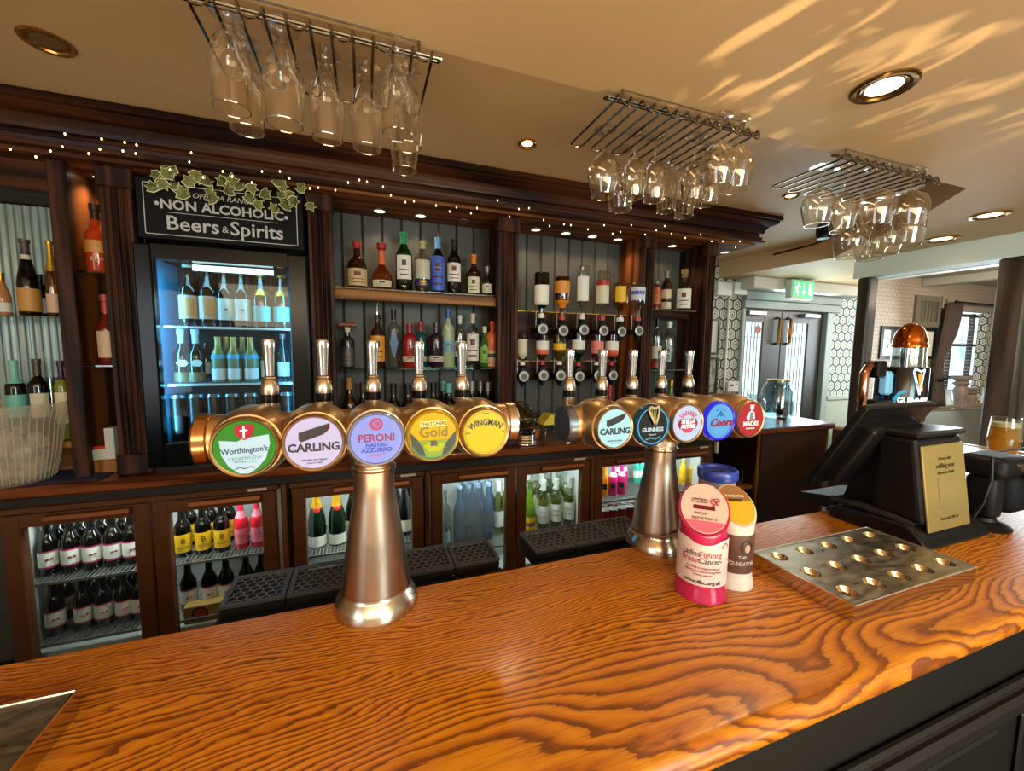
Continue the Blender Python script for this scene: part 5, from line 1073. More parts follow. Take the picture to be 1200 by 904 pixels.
def font_tower(label, cx, y_ax, heads, z_ax, colh, base_c):
    """heads: list of (x, face material, drawing, rim)"""
    global YBD, ZBD
    t = T('beer_font', label, 'beer font', (cx, y_ax, ZB+.0005))
    YBD, ZBD = -.078, z_ax-ZB
    hh = colh
    s = hh/.285
    MB().lathe([(.0785, 0), (.079, .006), (.074, .020), (.066, .032), (.0635, .036), (.063, .04)], 48).build('base_flange', base_c, t)
    MB().lathe([(.063, .0405), (.060, .075*s), (.054, .12*s), (.047, .165*s), (.0405, .205*s), (.0372, .232*s), (.0368, .25*s), (.0385, .268*s), (.0385, .2695*s)], 48).build('column', BRUSHED, t)
    MB().lathe([(.0395, .270*s), (.041, .273*s), (.041, .277*s), (.0385, .279*s), (.0385, .283*s), (.041, .286*s), (.0405, .300*s), (.034, .306*s), (.024, .312*s), (.022, .335*s)], 48).build('collar', STEEL, t)
    x0, x1 = heads[0][0]-cx, heads[-1][0]-cx
    zz = z_ax-ZB; pts = []; xs = [h[0]-cx for h in heads]
    x = x0-.064
    while x <= x1+.0641:
        d = min(abs(x-h) for h in xs); pts.append((.0405+.0125*math.exp(-(d/.027)**2), x)); x += .004
    M = Matrix.Translation((0, 0, zz)) @ Matrix.Rotation(PI/2, 4, 'Y')
    MB().lathe([(.0001, pts[0][1])]+pts+[(.0001, pts[-1][1])], 36, M).build('cross_tube', BRONZE, t)
    for sgn, xe in ((-1, x0-.064), (1, x1+.064)):
        MB().lathe([(.040, -.001 if sgn > 0 else .001), (.0435, sgn*.002), (.0435, sgn*.018), (.040, sgn*.022), (.0001, sgn*.0225)], 32, M @ Matrix.Translation((0, 0, xe))).build('end_cap', STEEL if sgn > 0 else (COPPER_B if cx < .3 else flat('#7d868c', .3, .9)), t)
    for i, (hx, face, draw, rc) in enumerate(heads):
        q = hx-cx
        Mh = Matrix.Translation((q, 0, zz)) @ Matrix.Rotation(PI/2, 4, 'X')
        MB().lathe([(.0001, -.058), (.022, -.055), (.041, -.042), (.053, -.018), (.0575, .010), (.0575, .035), (.054, .058), (.0495, .0705), (.0001, .0708)], 40, Mh).build('tap_head', BRONZE, t)
        badge(t, q, face, rc, draw, rimc=rc)
        hy = TAPY-y_ax
        MB().lathe([(.011, -.075), (.012, -.03), (.0135, .015), (.0165, .035), (.0165, .0498)], 20, Matrix.Translation((q, hy, zz-.005))).tube([(q, .045, zz), (q, hy, zz)], .014, 10).build('tap_body', STEEL, t)
        MB().lathe([(.0168, 0), (.0168, .016)], 20, Matrix.Translation((q, hy, zz+.0452))).build('black_band', BLACKGL, t)
        h = MB().lathe([(.0168, .0), (.0175, .010), (.0145, .024), (.0115, .029), (.0125, .031), (.0115, .034), (.0075, .036)], 20, Matrix.Translation((q, hy, zz+.0616))).build('handle_socket', STEEL, t)
        MB().lathe([(.0088, 0), (.0095, .02), (.0115, .055), (.0128, .069), (.0115, .072), (.0001, .0725)], 14, Matrix.Translation((q, hy, zz+.0977))).build('tap_handle', CHROME, t)
    return t
COPPER_B = steel('copper_toned_steel', '#d09a68', .2, (30, 30, 4))
TAPY = .91
H1 = [aY(x, y, .72) for x, y in ((288, 521), (367, 517), (440, 515), (508, 511), (568, 510))]
zb1 = sum(p.z for p in H1)/5
step = (H1[4].x-H1[0].x)/4
fc = [(WGREEN, worth(), None), (LAV, carling(0), None), (PER, peroni(), flat('#b8c0e6', .2, .7)), (YGOLD, gold(), flat('#d8b02c', .3, .6)), (WING, wing(), None)]
font_tower('left T shaped beer font with five round lit badges on a brushed column', H1[2].x-.002, .798, [(H1[0].x+step*i, f, d, r) for i, (f, d, r) in enumerate(fc)], zb1, .285, STEEL)
TAPY = .95
H2 = [aY(x, y, .742) for x, y in ((719, 500), (766, 497), (803, 496), (842, 494), (877, 494))]
zb2 = sum(p.z for p in H2)/5; step = (H2[4].x-H2[0].x)/4
fc = [(CYAN, carling(0), None), (GBLK, guin(), flat('#2a5a80', .25, .6)), (STB, stella(), None), (COB, coors(), flat('#2a2ae0', .2, .2, es=.5)), (MRED, madri(), None)]
TB2 = font_tower('right T shaped beer font with five round lit badges beside the charity tins', H2[2].x, .82, [(H2[0].x+step*i, f, d, r) for i, (f, d, r) in enumerate(fc)], zb2, .262, STEEL)
# harp and chain
p = H2[1]
HG = flat('#c9b88a', .25, .5)
q = H2[0].x+step-H2[2].x
m = MB(); stroke(m, [(-.012, .044), (-.016, .036), (.004, .002)], .006, -.012); stroke(m, [(.004, .002), (.012, .03), (.012, .042)], .005, -.012); stroke(m, [(-.012, .044), (.0, .040), (.012, .045)], .005, -.012)
for k in range(3): stroke(m, [(-.008+.006*k, .040), (-.004+.0035*k, .018-.004*k)], .001, -.011)
m.v = [(q+x, YBD+y*1.0, ZBD+z) for x, y, z in m.v]; m.build('harp_emblem', HG, TB2, smooth=0)
t = T('beaded_chain', 'fine metal chain looped round the foot of the right beer font', 'chain', (H2[2].x, .82, ZB+.0005)); m = MB()
for k in range(70):
    a = 2*PI*k/70; r = .069+.006*sin(a*2+.5); m.ball((r*cos(a), r*sin(a)*1.02, .048+.012*sin(a+2.2)), .0035, 6, 4)
for k in range(14): m.ball((.055+.002*k, -.058-.0012*k, .04-.0026*k), .0035, 6, 4)
m.build('links', flat('#9a8a6a', .3, .9), t)['kind'] = 'stuff'
# ------------------------------------------------------------------ black drip trays behind the bar
def drip_tray(label, x0, x1, proto=None):
    y0, y1, zt = .925, 1.045, 1.042; cx = (x0+x1)/2; w = (x1-x0)/2
    t = T('drip_tray', label, 'drip tray', (cx, (y0+y1)/2, zt-.06), group=None); h = (y1-y0)/2
    MB().prism([(-w, .05), (w, .05), (w*.86, .0), (-w*.86, .0)], 1, -h*.94, h*.94).build('basin', flat('#060606', .6), t, smooth=0)
    rim = .008; MB().box((-w, -h, .0552), (-w+rim, h, .0615)).box((w-rim, -h, .0552), (w, h, .0615)).box((-w+rim, -h, .0552), (w-rim, -h+rim, .0615)).box((-w+rim, h-rim, .0552), (w-rim, h, .0615)).build('rim', flat('#3c3c40', .35), t, smooth=0)
    m = MB(); s = .0105; dx = s*1.732; dy = s*1.5; j = 0; yv = -h+rim
    a6 = [math.radians(30+60*k) for k in range(6)]
    while yv < h-rim+.004:
        xv = -w+rim+(dx/2 if j % 2 else 0)
        while xv < w-rim+.004:
            o = [(xv+s*cos(a), yv+s*sin(a)) for a in a6]; i_ = [(xv+s*.83*cos(a), yv+s*.83*sin(a)) for a in a6]
            cl = lambda p: (max(-w+rim, min(w-rim, p[0])), max(-h+rim, min(h-rim, p[1])))
            m.add([(*cl(p), .0605) for p in o]+[(*cl(p), .0605) for p in i_], [(k, (k+1) % 6, 6+(k+1) % 6, 6+k) for k in range(6)])
            xv += dx
        yv += dy; j += 1
    g = m.build('honeycomb_grid', flat('#55555a', .35), t, smooth=0); g['kind'] = 'stuff'
    return t
tx = [-.290, -.168, -.046, .076, .196, .312]
for i in range(5): drip_tray('black honeycomb drip tray, %s of five behind the left beer font' % nth(i, 5), tx[i]+.002, tx[i+1]-.002)
tx = [.407, .527, .648, .77]
for i in range(3): drip_tray('black honeycomb drip tray, %s of three left of the right beer font' % nth(i, 3), tx[i]+.002, tx[i+1]-.002)
tag(MB().box((-.29, .835, 1.0), (.312, .924, 1.02)).box((-.29, .829, .96), (.312, .835, 1.02)).build('tray_ledge', BLACKPL, smooth=0), 'black ledge carrying the five left drip trays', 'ledge'); tag(MB().box((.407, .835, 1.0), (.9, .924, 1.02)).box((.407, .829, .96), (.9, .835, 1.02)).build('tray_ledge', BLACKPL, smooth=0), 'black ledge carrying the three right drip trays', 'ledge')
# ------------------------------------------------------------------ stainless drainers
def drainer(label, x0, x1, y0, y1, rows, cols, notch=False, rz=0.):
    t = T('drain_board', label, 'drainer', ((x0+x1)/2, (y0+y1)/2, ZB+.0005), rz); w, d, h = (x1-x0)/2, (y1-y0)/2, .033
    n_ = NT('mirror_drainer_top'); f = n_.noise(n_.map(n_.obj(), (5, 16, 1)), 5., 5, .65); f = n_.ramp(f, [(.3, '#000000'), (.7, '#ffffff')]); n_.set(col=n_.mix(f, '#a39d91', '#cfc9bc'), metal=1., rough=n_.math('ADD', .26, n_.math('MULTIPLY', f, .2))); n_.bump(n_.noise(n_.obj(), 30., 2), .04, .001); TOPM = n_.m
    bx = MB().box((-w, -d, 0), (w, -d+.002, h)).box((-w, d-.002, 0), (w, d, h)).box((-w, -d+.002, 0), (-w+.002, d-.002, h)).box((w-.002, -d+.002, 0), (w, d-.002, h)); bx.build('skirt', flat('#c8c0b4', .08, 1.), t, smooth=0); MB().tube([(-w, -d, h), (w, -d, h), (w, d, h), (-w, d, h)], .0022, 6, True).build('bright_rim', flat('#ece6da', .2, 1.), t)
    MB().box((-w+.003, -d+.003, .001), (w-.003, d-.003, .003)).build('drip_floor', flat('#120f0c', .3), t, smooth=0)
    m = MB(); cw, ch = 2*w/cols, 2*d/rows; pits = []; K = 24; lip = None
    for r_ in range(rows):
        for c_ in range(cols):
            cx, cy = -w+cw*(c_+.5), -d+ch*(r_+.5); rx, ry = .0185, .0185; ring = []; out = []
            for k in range(K):
                a = 2*PI*k/K; ring.append((cx+rx*cos(a), cy+ry*sin(a), h))
                q = max(abs(cos(a))/(cw/2), abs(sin(a))/(ch/2)); out.append((cx+cos(a)/q, cy+sin(a)/q, h))
            # corners of the cell
            for k in (3, 9, 15, 21): out[k] = (cx+(cw/2 if cos(2*PI*k/K) > 0 else -cw/2), cy+(ch/2 if sin(2*PI*k/K) > 0 else -ch/2), h)
            m.add(out+ring, [(k, (k+1) % K, K+(k+1) % K, K+k) for k in range(K)])
            pits.append((cx, cy))
            if lip is None: lip = MB().shell([(rx, h), (rx*.93, h-.003), (rx*.76, h-.008), (rx*.70, h-.012)], K).build('drain_hole', flat('#c8b088', .15, 1.), t, (cx, cy, 0))
            else: l2 = lip.copy(); COL.objects.link(l2); l2.location = (cx, cy, 0)
    m.build('perforated_top', TOPM, t, smooth=0)
    return t
drainer('mirror stainless drain board with fifteen dished holes beside the till', .838, 1.25, .446, .655, 3, 5)
DL = drainer('corner of a stainless drain board at the bottom left of the photo', -.74, -.375, .47, .676, 1, 1)
for c in list(DL.children):
    if c.name.startswith('drain_hole'): bpy.data.objects.remove(c)
m = MB().tube([(.02, .098, .0265), (.06, .09, .0265), (.075, .07, .0265), (.07, .03, .0265), (.09, -.05, .0265)], .004, 8); m.build('raised_bead', flat('#c9b68a', .15, 1.), DL)
drainer('far stainless drain board with holes right of the till', 2.02, 2.42, .72, .93, 3, 5)
# ------------------------------------------------------------------ charity tins
def tin(label, px, py, R, hb, hf, body, face, lab, draws, lip=None, rz=0., foot=None, r0=None):
    """a collecting tin: round body whose top is cut on a slant, hb high at the back and hf at the front"""
    p = aZ(px, py, ZB); dd = Vector((p.x, p.y)).normalized()*R*1.08; t = T('collection_tin', label, 'charity tin', (p.x+dd.x, p.y+dd.y, ZB+.0006), rz); n_ = 40; r0 = r0 or R*1.08
    def top(a, r, add=0.): return hf+(hb-hf)*(sin(a)+1)/2+add
    vs = []; fs = []; rows = [(r0, lambda a: 0), (r0*1.0, lambda a: .008), (R*1.0, lambda a: .022), (R*.985, lambda a: .03), (R*.97, lambda a: top(a, R)-.012), (R*1.02, lambda a: top(a, R)-.004), (R*1.02, lambda a: top(a, R)+.002), (R*.93, lambda a: top(a, R)+.003)]
    for r, f in rows:
        for k in range(n_): a = 2*PI*k/n_; vs.append((r*cos(a), r*sin(a), f(a)))
    for j in range(len(rows)-1):
        for k in range(n_): fs.append((j*n_+k, j*n_+(k+1) % n_, (j+1)*n_+(k+1) % n_, (j+1)*n_+k))
    fs += [tuple(range(n_-1, -1, -1)), tuple((len(rows)-1)*n_+k for k in range(n_))]
    MB().add(vs, fs).build('tin_body', body, t, smooth=50)
    # label sleeve
    z0, z1, lm = lab; m = MB(); A = [math.radians(-175+170*k/24) for k in range(25)]; Rl = R*.985+.0012
    vs = [(Rl*cos(a), Rl*sin(a), z0) for a in A]+[(Rl*cos(a), Rl*sin(a), min(z1, top(a, R)-.016)) for a in A]
    m.add(vs, [(k, k+1, 26+k, 25+k) for k in range(24)]); m.build('label_sleeve', lm, t)
    # slanted plate
    sl = math.atan2(hb-hf, 2*R); L = math.hypot(hb-hf, 2*R)/2
    f = MB().lathe([(R*.93, 0), (R*.93, .002), (.0001, .0021)], 40).build('slanted_plate', face, t, (0, 0, (hb+hf)/2+.0035)); f.rotation_euler = (sl, 0, 0); f.scale = (1, L/R, 1)
    for nm, mt, fn in draws.get('plate', ()):
        m = MB(); fn(m); m.v = [(x, z, .0025-y) for x, y, z in m.v]; m.build(nm, mt, f, smooth=0)
    for nm, mt, items in draws.get('sleeve', ()):
        m = MB()
        for it in items: cyl_text(m, it[0], it[1], Rl+.0004, it[2], it[3] if len(it) > 3 else 1., it[4] if len(it) > 4 else 0., it[5] if len(it) > 5 else 0.)
        m.build(nm, mt, t, smooth=0)
    return t
PK = flat('#c21e56', .2, coat=.6); PKW = flat('#e8c4b4', .4); INK = flat('#4a2a3c', .5); RIB = flat('#c03a5c', .4)
def ribbon(m): stroke(m, [(.026, .006), (.017, .016), (.012, .012), (.018, .004), (.026, .014)], .0022, -.001); stroke(m, [(.017, .016), (.026, .018), (.03, .013)], .0016, -.001)
t1 = tin('pink charity collection tin with slanted cream coin plate in front of the right font', 819, 708, .0475, .212, .135, PK, PKW, (.034, .128, flat('#e2cfc6', .45)), dict(
    plate=[('ribbon_mark', RIB, ribbon), ('small_lettering', INK, lambda m: m.text('LadiesFighting', .0055, -.008, .014, -.0004).text('BreastCancer', .0055, -.008, .009, -.0004).text('thank you', .006, -.006, -.011, -.0004).text('HELP US FIGHT IT', .006, 0, -.02, -.0004)), ('coin_slot', flat('#6a0f1c', .4), lambda m: m.box((-.02, -.0008, -.004), (.02, -.0002, .003))), ('pink_foot', flat('#dd6a80', .4), lambda m: poly(m, segpoly(.0435, -.024), -.0001))],
    sleeve=[('lettering', INK, [('Ladies', .0165, .0995, .85, 0, -.024), ('Cancer', .0165, .0865, .85, 0, .012)]), ('web_address', INK, [('www.lfbc.org.uk', .0098, .0425, 1.1, .0002)]), ('pink_lettering', RIB, [('Fighting', .0165, .0995, .85, 0, .014), ('Breast', .0165, .0865, .85, 0, -.025), ('working to support those', .0062, .072), ('fighting and recovering from', .0062, .065), ('breast cancer', .0062, .058)])]), rz=-.72)
t2 = tin('brown charity tin with yellow slanted plate behind the pink tin', 856, 692, .0385, .20, .135, flat('#d9d2c6', .35), flat('#e0a524', .4), (.036, .118, flat('#5d3a30', .45)), dict(
    plate=[('brown_top', flat('#8f6038', .4), lambda m: poly(m, [(x, -z) for x, z in segpoly(.0345, -.006)], -.0001)), ('coin_slot', flat('#3a2014', .4), lambda m: m.box((-.014, -.001, .004), (.014, -.0003, .0085))), ('small_lettering', flat('#f0e2c0', .4), lambda m: m.text('FOUNDATION', .006, .002, .014, -.0004))],
    sleeve=[('lettering', flat('#e6dccf', .4), [('THE', .009, .072, 1.), ('FOUNDATION', .0115, .058, .72)]), ]), rz=-.4)
m = MB(); Rr = .0475*.985+.0016
for a, b, w in (((.0, .02), (.022, -.012), .004), ((.02, .018), (-.002, -.012), .004), ((.0, .02), (.010, .026), .003), ((.010, .026), (.02, .018), .003)):
    d = Vector((b[0]-a[0], b[1]-a[1])).normalized(); q = Vector((-d.y, d.x))*w/2
    m.add([(Rr*sin((x+.036)/Rr), -Rr*cos((x+.036)/Rr), .096+z) for x, z in ((a[0]+q.x, a[1]+q.y), (a[0]-q.x, a[1]-q.y), (b[0]-q.x, b[1]-q.y), (b[0]+q.x, b[1]+q.y))], [(0, 1, 2, 3)])
m.build('ribbon_emblem', RIB, t1, smooth=0)
# portrait printed on the brown sleeve, a simple head and hair shape
m = MB(); 
def onsleeve(m, R, pts, z0): m.add([((R+.0012)*sin((x)/R), -(R+.0012)*cos(x/R), z0+z) for x, z in pts], [tuple(range(len(pts)))])
onsleeve(m, .0385, [(.008+.012*cos(a)*1.1, .016*sin(a)) for a in [2*PI*k/18 for k in range(18)]], .093); m.build('printed_hair', flat('#241812', .5), t2, smooth=0)
m = MB(); onsleeve(m, .0389, [(.010+.0065*cos(a), -.002+.009*sin(a)) for a in [2*PI*k/16 for k in range(16)]], .093); m.build('printed_face', flat('#c09a84', .5), t2, smooth=0)
pb = aZ(845, 668, ZB); t = T('collection_tin', 'grey charity tin with bright blue lid at the back of the group', 'charity tin', (.80, .73, ZB+.0006))
MB().lathe([(.04, 0), (.041, .004), (.041, .185), (.04, .19)], 32).build('tin_body', flat('#8a8288', .35), t); MB().lathe([(.043, .1905), (.045, .195), (.045, .212), (.042, .216), (.036, .214), (.034, .209), (.0001, .208)], 36).build('lid', flat('#2a3f9c', .3), t); MB().box((-.015, -.004, .2082), (.015, .004, .2092)).build('coin_slot', BLACKGL, t, smooth=0)
# ------------------------------------------------------------------ till
t = T('till', 'black point of sale till seen from behind with raked screen and printer tower', 'till', (1.42, .66, ZB+.0006)); ox, oy, oz = t.location
def L(m): m.v = [(x-ox, y-oy, z-oz) for x, y, z in m.v]; return m
TILLM = flat('#0f0d0e', .3, spec=.35)
bevel(L(MB().prism([(.555, ZB+.001), (.79, ZB+.001), (.80, ZB+.03), (.76, ZB+.045), (.66, ZB+.048), (.60, ZB+.05), (.57, ZB+.02)], 0, 1.32, 1.62)).build('base', TILLM, t, smooth=0), 0.008, 3)
bevel(L(MB().prism([(.584, ZB+.0482), (.70, ZB+.0482), (.70, 1.345), (.617, 1.345)], 0, 1.352, 1.565)).build('printer_tower', TILLM, t, smooth=0), 0.012, 3)
L(MB().box((1.348, .608, 1.3452), (1.569, .705, 1.362), .006)).build('tower_cap', flat('#161414', .25, spec=.4), t, smooth=0)
L(MB().tube([(1.345, .80, ZB+.05), (1.345, .72, ZB+.056), (1.345, .64, ZB+.052), (1.345, .60, ZB+.045)], .010, 8)).build('curved_edge', flat('#2a2424', .25), t)
def slab(c0, c1, x0, x1, th):
    """a raked slab between lower edge c0=(y,z) and upper edge c1, thickness towards the customer"""
    d = Vector((c1[0]-c0[0], c1[1]-c0[1])).normalized(); q = Vector((-d.y, d.x))*th
    return MB().prism([c0, c1, (c1[0]+q.x, c1[1]+q.y), (c0[0]+q.x, c0[1]+q.y)], 0, x0, x1)
bevel(L(slab((.835, 1.175), (.70, 1.43), 1.265, 1.585, .022)).build('screen_shell', flat('#100f10', .25, spec=.4), t, smooth=0), 0.007, 3)
bevel(L(slab((.81, 1.195), (.715, 1.375), 1.305, 1.545, .042)).build('screen_back', flat('#151314', .3, spec=.35), t, smooth=0), 0.012, 3)
L(MB().prism([(.72, ZB+.05), (.80, ZB+.05), (.775, 1.22), (.735, 1.30), (.70, 1.26)], 0, 1.40, 1.46)).build('screen_arm', BLACKPL, t, smooth=0)
L(MB().prism([(.80, ZB+.005), (.90, ZB+.01), (.91, ZB+.03), (.81, ZB+.05)], 0, 1.37, 1.58)).build('cash_drawer_ledge', flat('#121315', .6, spec=.3), t, smooth=0)
L(MB().prism([(.81, ZB+.115), (.86, ZB+.135), (.85, ZB+.15), (.80, ZB+.13)], 0, 1.36, 1.42)).build('card_slot', flat('#7a746e', .4), t, smooth=0)
t = T('feedback_sign', 'gold framed customer notice fixed on the front of the till tower', 'sign', (1.459, .5825, 1.102))
t.rotation_euler = (-.146, 0, 0)
MB().box((-.096, -.007, 0), (.096, -.0005, .225), .002).build('plate', flat('#b09a5c', .3, .5), t, smooth=0)
m = MB().text('A treat with', .012, 0, .187, -.0074).text('refilling your', .017, 0, .168, -.0074, bold=.0003).text('favourite drink', .013, 0, .150, -.0074).text('Return for 10% off', .0105, 0, .03, -.0074); m.build('lettering', flat('#4a3c1c', .5), t, smooth=0)
m = MB().box((-.04, -.0078, .055), (.04, -.0072, .135)); m.build('plain_square', flat('#8a784a', .4), t, smooth=0)
# black camera on a small stand with a strap
t = T('strapped_camera', 'black camera gear with hanging strap standing right of the till', 'camera', (1.68, .60, ZB+.0006)); SC = 1.
MB().lathe([(.058, 0), (.06, .006), (.05, .014), (.03, .02), (.026, .03)], 24).build('foot', BLACKPL, t)
bevel(MB().box((-.03, -.03, .028), (.03, .035, .15)).build('grip', flat('#0f0f11', .5, spec=.25), t), .014, 3); bevel(MB().box((-.045, -.05, .151), (.10, .05, .21)).build('camera_body', flat('#0d0d0f', .5, spec=.25), t), .02, 4)
MB().lathe([(.038, 0), (.04, .02), (.036, .06), (.042, .064), (.042, .075), (.03, .074)], 24, Matrix.Translation((.14, .0, .13)) @ Matrix.Rotation(PI/2, 4, 'X')).build('lens_barrel', BLACKPL, t)
MB().lathe([(.011, 0), (.011, .01), (.0001, .011)], 14, Matrix.Translation((.02, -.049, .185)) @ Matrix.Rotation(PI/2, 4, 'X')).build('knob', flat('#5a564e', .3, .7), t)
m = MB().tube([(-.04, -.02, .21), (-.06, -.03, .15), (-.062, -.02, .08), (-.075, -.01, .04)], .004, 6); m.build('cable', BLACKPL, t)
m = MB(); path = [(.0, -.02, .222), (.06, -.05, .235), (.10, -.07, .20), (.11, -.08, .10), (.105, -.08, .045), (.09, -.075, .03)]
for k, (a, b) in enumerate(zip(path, path[1:])):
    m.add([(a[0], a[1], a[2]), (a[0]+.03, a[1]+.006, a[2]), (b[0]+.03, b[1]+.006, b[2]), (b[0], b[1], b[2]), (a[0], a[1]+.003, a[2]+.002), (a[0]+.03, a[1]+.009, a[2]+.002), (b[0]+.03, b[1]+.009, b[2]+.002), (b[0], b[1]+.003, b[2]+.002)], [(0, 1, 2, 3), (4, 5, 6, 7), (0, 3, 7, 4), (1, 2, 6, 5)])
m.build('strap', flat('#20242c', .6), t, smooth=0)
bevel(MB().box((.06, -.04, .03), (.19, .05, .1499)).build('padded_pouch', flat('#101216', .7, spec=.2), t), .03, 4)
# lager glass
gp = aZ(1174, 536, ZB); t = T('lager_glass', 'stemless glass of golden lager standing on the far bar beyond the till', 'glass', (gp.x, gp.y, ZB+.0006)); gs = 1.05
GPR = [(.034, 0), (.038, .006), (.05, .05), (.054, .09), (.050, .15), (.047, .185)]
MB().shell([(r*gs, z*gs) for r, z in GPR]+[(r*gs-.002, z*gs) for r, z in reversed(GPR[1:])]+[(.0001, .006)], 28).build('glass', CLEAR, t)
MB().lathe([(.0001, .0125)]+[(r*gs-.003, z*gs) for r, z in [(.0385, .012)]+GPR[2:4]+[(.0505, .142)]]+[(.0001, .149)], 24).build('lager', frosted('lager_beer', '#f2ae22', .25, .15), t); MB().lathe([(.0001, .1495), (.05, .1495), (.0475, .168), (.0001, .170)], 24).build('froth', flat('#ead9ae', .7), t)
# stout font on the far bar
p = aY(1053, 470, 1.2); t = T('stout_font', 'black stout font with copper dome and lit harp on the far bar', 'beer font', (p.x, 1.2, ZB+.0006)); zt = lambda x, y: aY(x, y, 1.2).z-ZB
R = .098; zb_, ztop = zt(1063, 476)-.06, zt(1063, 430)
MB().lathe([(.06, 0), (.062, .01), (.045, .03), (.04, zb_-.0015)], 24).build('pedestal', BLACKPL, t)
MB().lathe([(R, zb_), (R*1.0, ztop-.006), (R*.97, ztop)], 40).build('black_drum', flat('#0f0f12', .15), t)
zd = zt(1063, 408); zdt = zt(1075, 379)
MB().shell([(.066, ztop+.0006), (.064, ztop+.01), (.062, zd)], 32, Matrix.Translation((.045, 0, 0))).build('glass_cylinder', pane('font_glass', '#c9d8dc', .2), t)
MB().lathe([(.064, zd+.0006), (.067, zd+.004), (.067, zd+.014), (.064, zd+.02)]+[(.064*cos(a), zd+.02+(zdt-zd-.02)*sin(a)) for a in [PI/2*k/10 for k in range(1, 10)]]+[(.0001, zdt)], 32, Matrix.Translation((.045, 0, 0))).build('copper_dome', COPPER, t)
MB().lathe([(.018, ztop+.0006), (.018, zd-.002)], 16, Matrix.Translation((.02, 0, 0))).build('inner_pipe', CHROME, t); MB().tube([(.115, -.02, zb_), (.115, -.02, zd+.0), (.105, -.01, zd+.02), (.09, 0, zd+.02)], .011, 10).build('side_pipe', flat('#c9b48a', .15, 1.), t)
x0 = aY(1012, 450, 1.2).x-p.x
MB().tube([(-R*.9, 0, zb_+.02), (x0+.03, 0, zb_+.02), (x0, 0, zb_+.06), (x0, 0, ztop-.03), (x0+.03, 0, ztop+.004), (x0+.07, 0, ztop+.006)], .018, 12).build('copper_spout', flat('#c98a62', .12, 1.), t)
MB().box((x0+.05, -.03, zb_+.01), (-R*.96, .03, zb_+.10), .004).build('side_bracket', BLACKPL, t, smooth=0); MB().box((x0+.04, -.035, ztop-.05), (x0+.1, .035, ztop+.03), .008).build('side_block', BLACKGL, t, smooth=0)
MB().box((x0+.105, -.04, zb_+.125), (x0+.15, .0, ztop-.02), .01).build('blue_badge', flat('#7ab8d8', .3, es=.35), t, smooth=0)
fa = -math.atan2(p.x, 1.2)
m = MB(); cyl_text(m, 'GUINNESS', .036, R+.0006, zt(1063, 467), .8, .0008); o = m.build('lit_lettering', flat('#eaf6ff', .3, es=2.2), t, smooth=0); o.rotation_euler.z = fa+.62
m = MB(); cyl_text(m, '0.0', .03, R+.0006, zt(1063, 466)); o = m.build('zero_lettering', flat('#3a6a9a', .3, es=.4), t, smooth=0); o.rotation_euler.z = fa-.75
m = MB(); hp = [((-.03, .12), (-.034, .105), .009), ((-.034, .105), (-.004, .0), .009), ((-.004, .0), (.006, .09), .006), ((-.03, .12), (-.006, .108), .008), ((-.006, .108), (.012, .118), .008), ((.012, .118), (.006, .09), .006)]
def bentstroke(m, a, b, w): 
    d = Vector((b[0]-a[0], b[1]-a[1])).normalized(); q = Vector((-d.y, d.x))*w/2
    P = [(a[0]+q.x, a[1]+q.y), (a[0]-q.x, a[1]-q.y), (b[0]-q.x, b[1]-q.y), (b[0]+q.x, b[1]+q.y)]
    m.add([((R+e)*sin(x/R), -(R+e)*cos(x/R), z) for e in (.0004, .0014) for x, z in P], [(0, 1, 2, 3), (7, 6, 5, 4), (0, 1, 5, 4), (1, 2, 6, 5), (2, 3, 7, 6), (3, 0, 4, 7)])
for a, b, w in hp: bentstroke(m, a, b, w)
m.v = [(x, y, z+zt(1063, 460)) for x, y, z in m.v]; o = m.build('lit_harp', flat('#d8eaf6', .3, es=1.2), t, smooth=0); o.rotation_euler.z = fa+.8
m = MB(); bentstroke(m, (-.014, .10), (.0, .02), .016); m.v = [(x, y, z+zt(1063, 460)) for x, y, z in m.v]; o = m.build('amber_harp_face', flat('#d8902c', .3, es=.5), t, smooth=0); o.rotation_euler.z = fa+.83
m = MB(); [bentstroke(m, a, b, .014) for a, b in zip([(-.02, .0), (-.012, .04), (.004, .07)], [(-.012, .04), (.004, .07), (.024, .08)])]; m.v = [(x, y, z+zt(1063, 475)) for x, y, z in m.v]; o = m.build('blue_swoosh', flat('#3a9ac4', .3, es=.5), t, smooth=0); o.rotation_euler.z = fa-.02
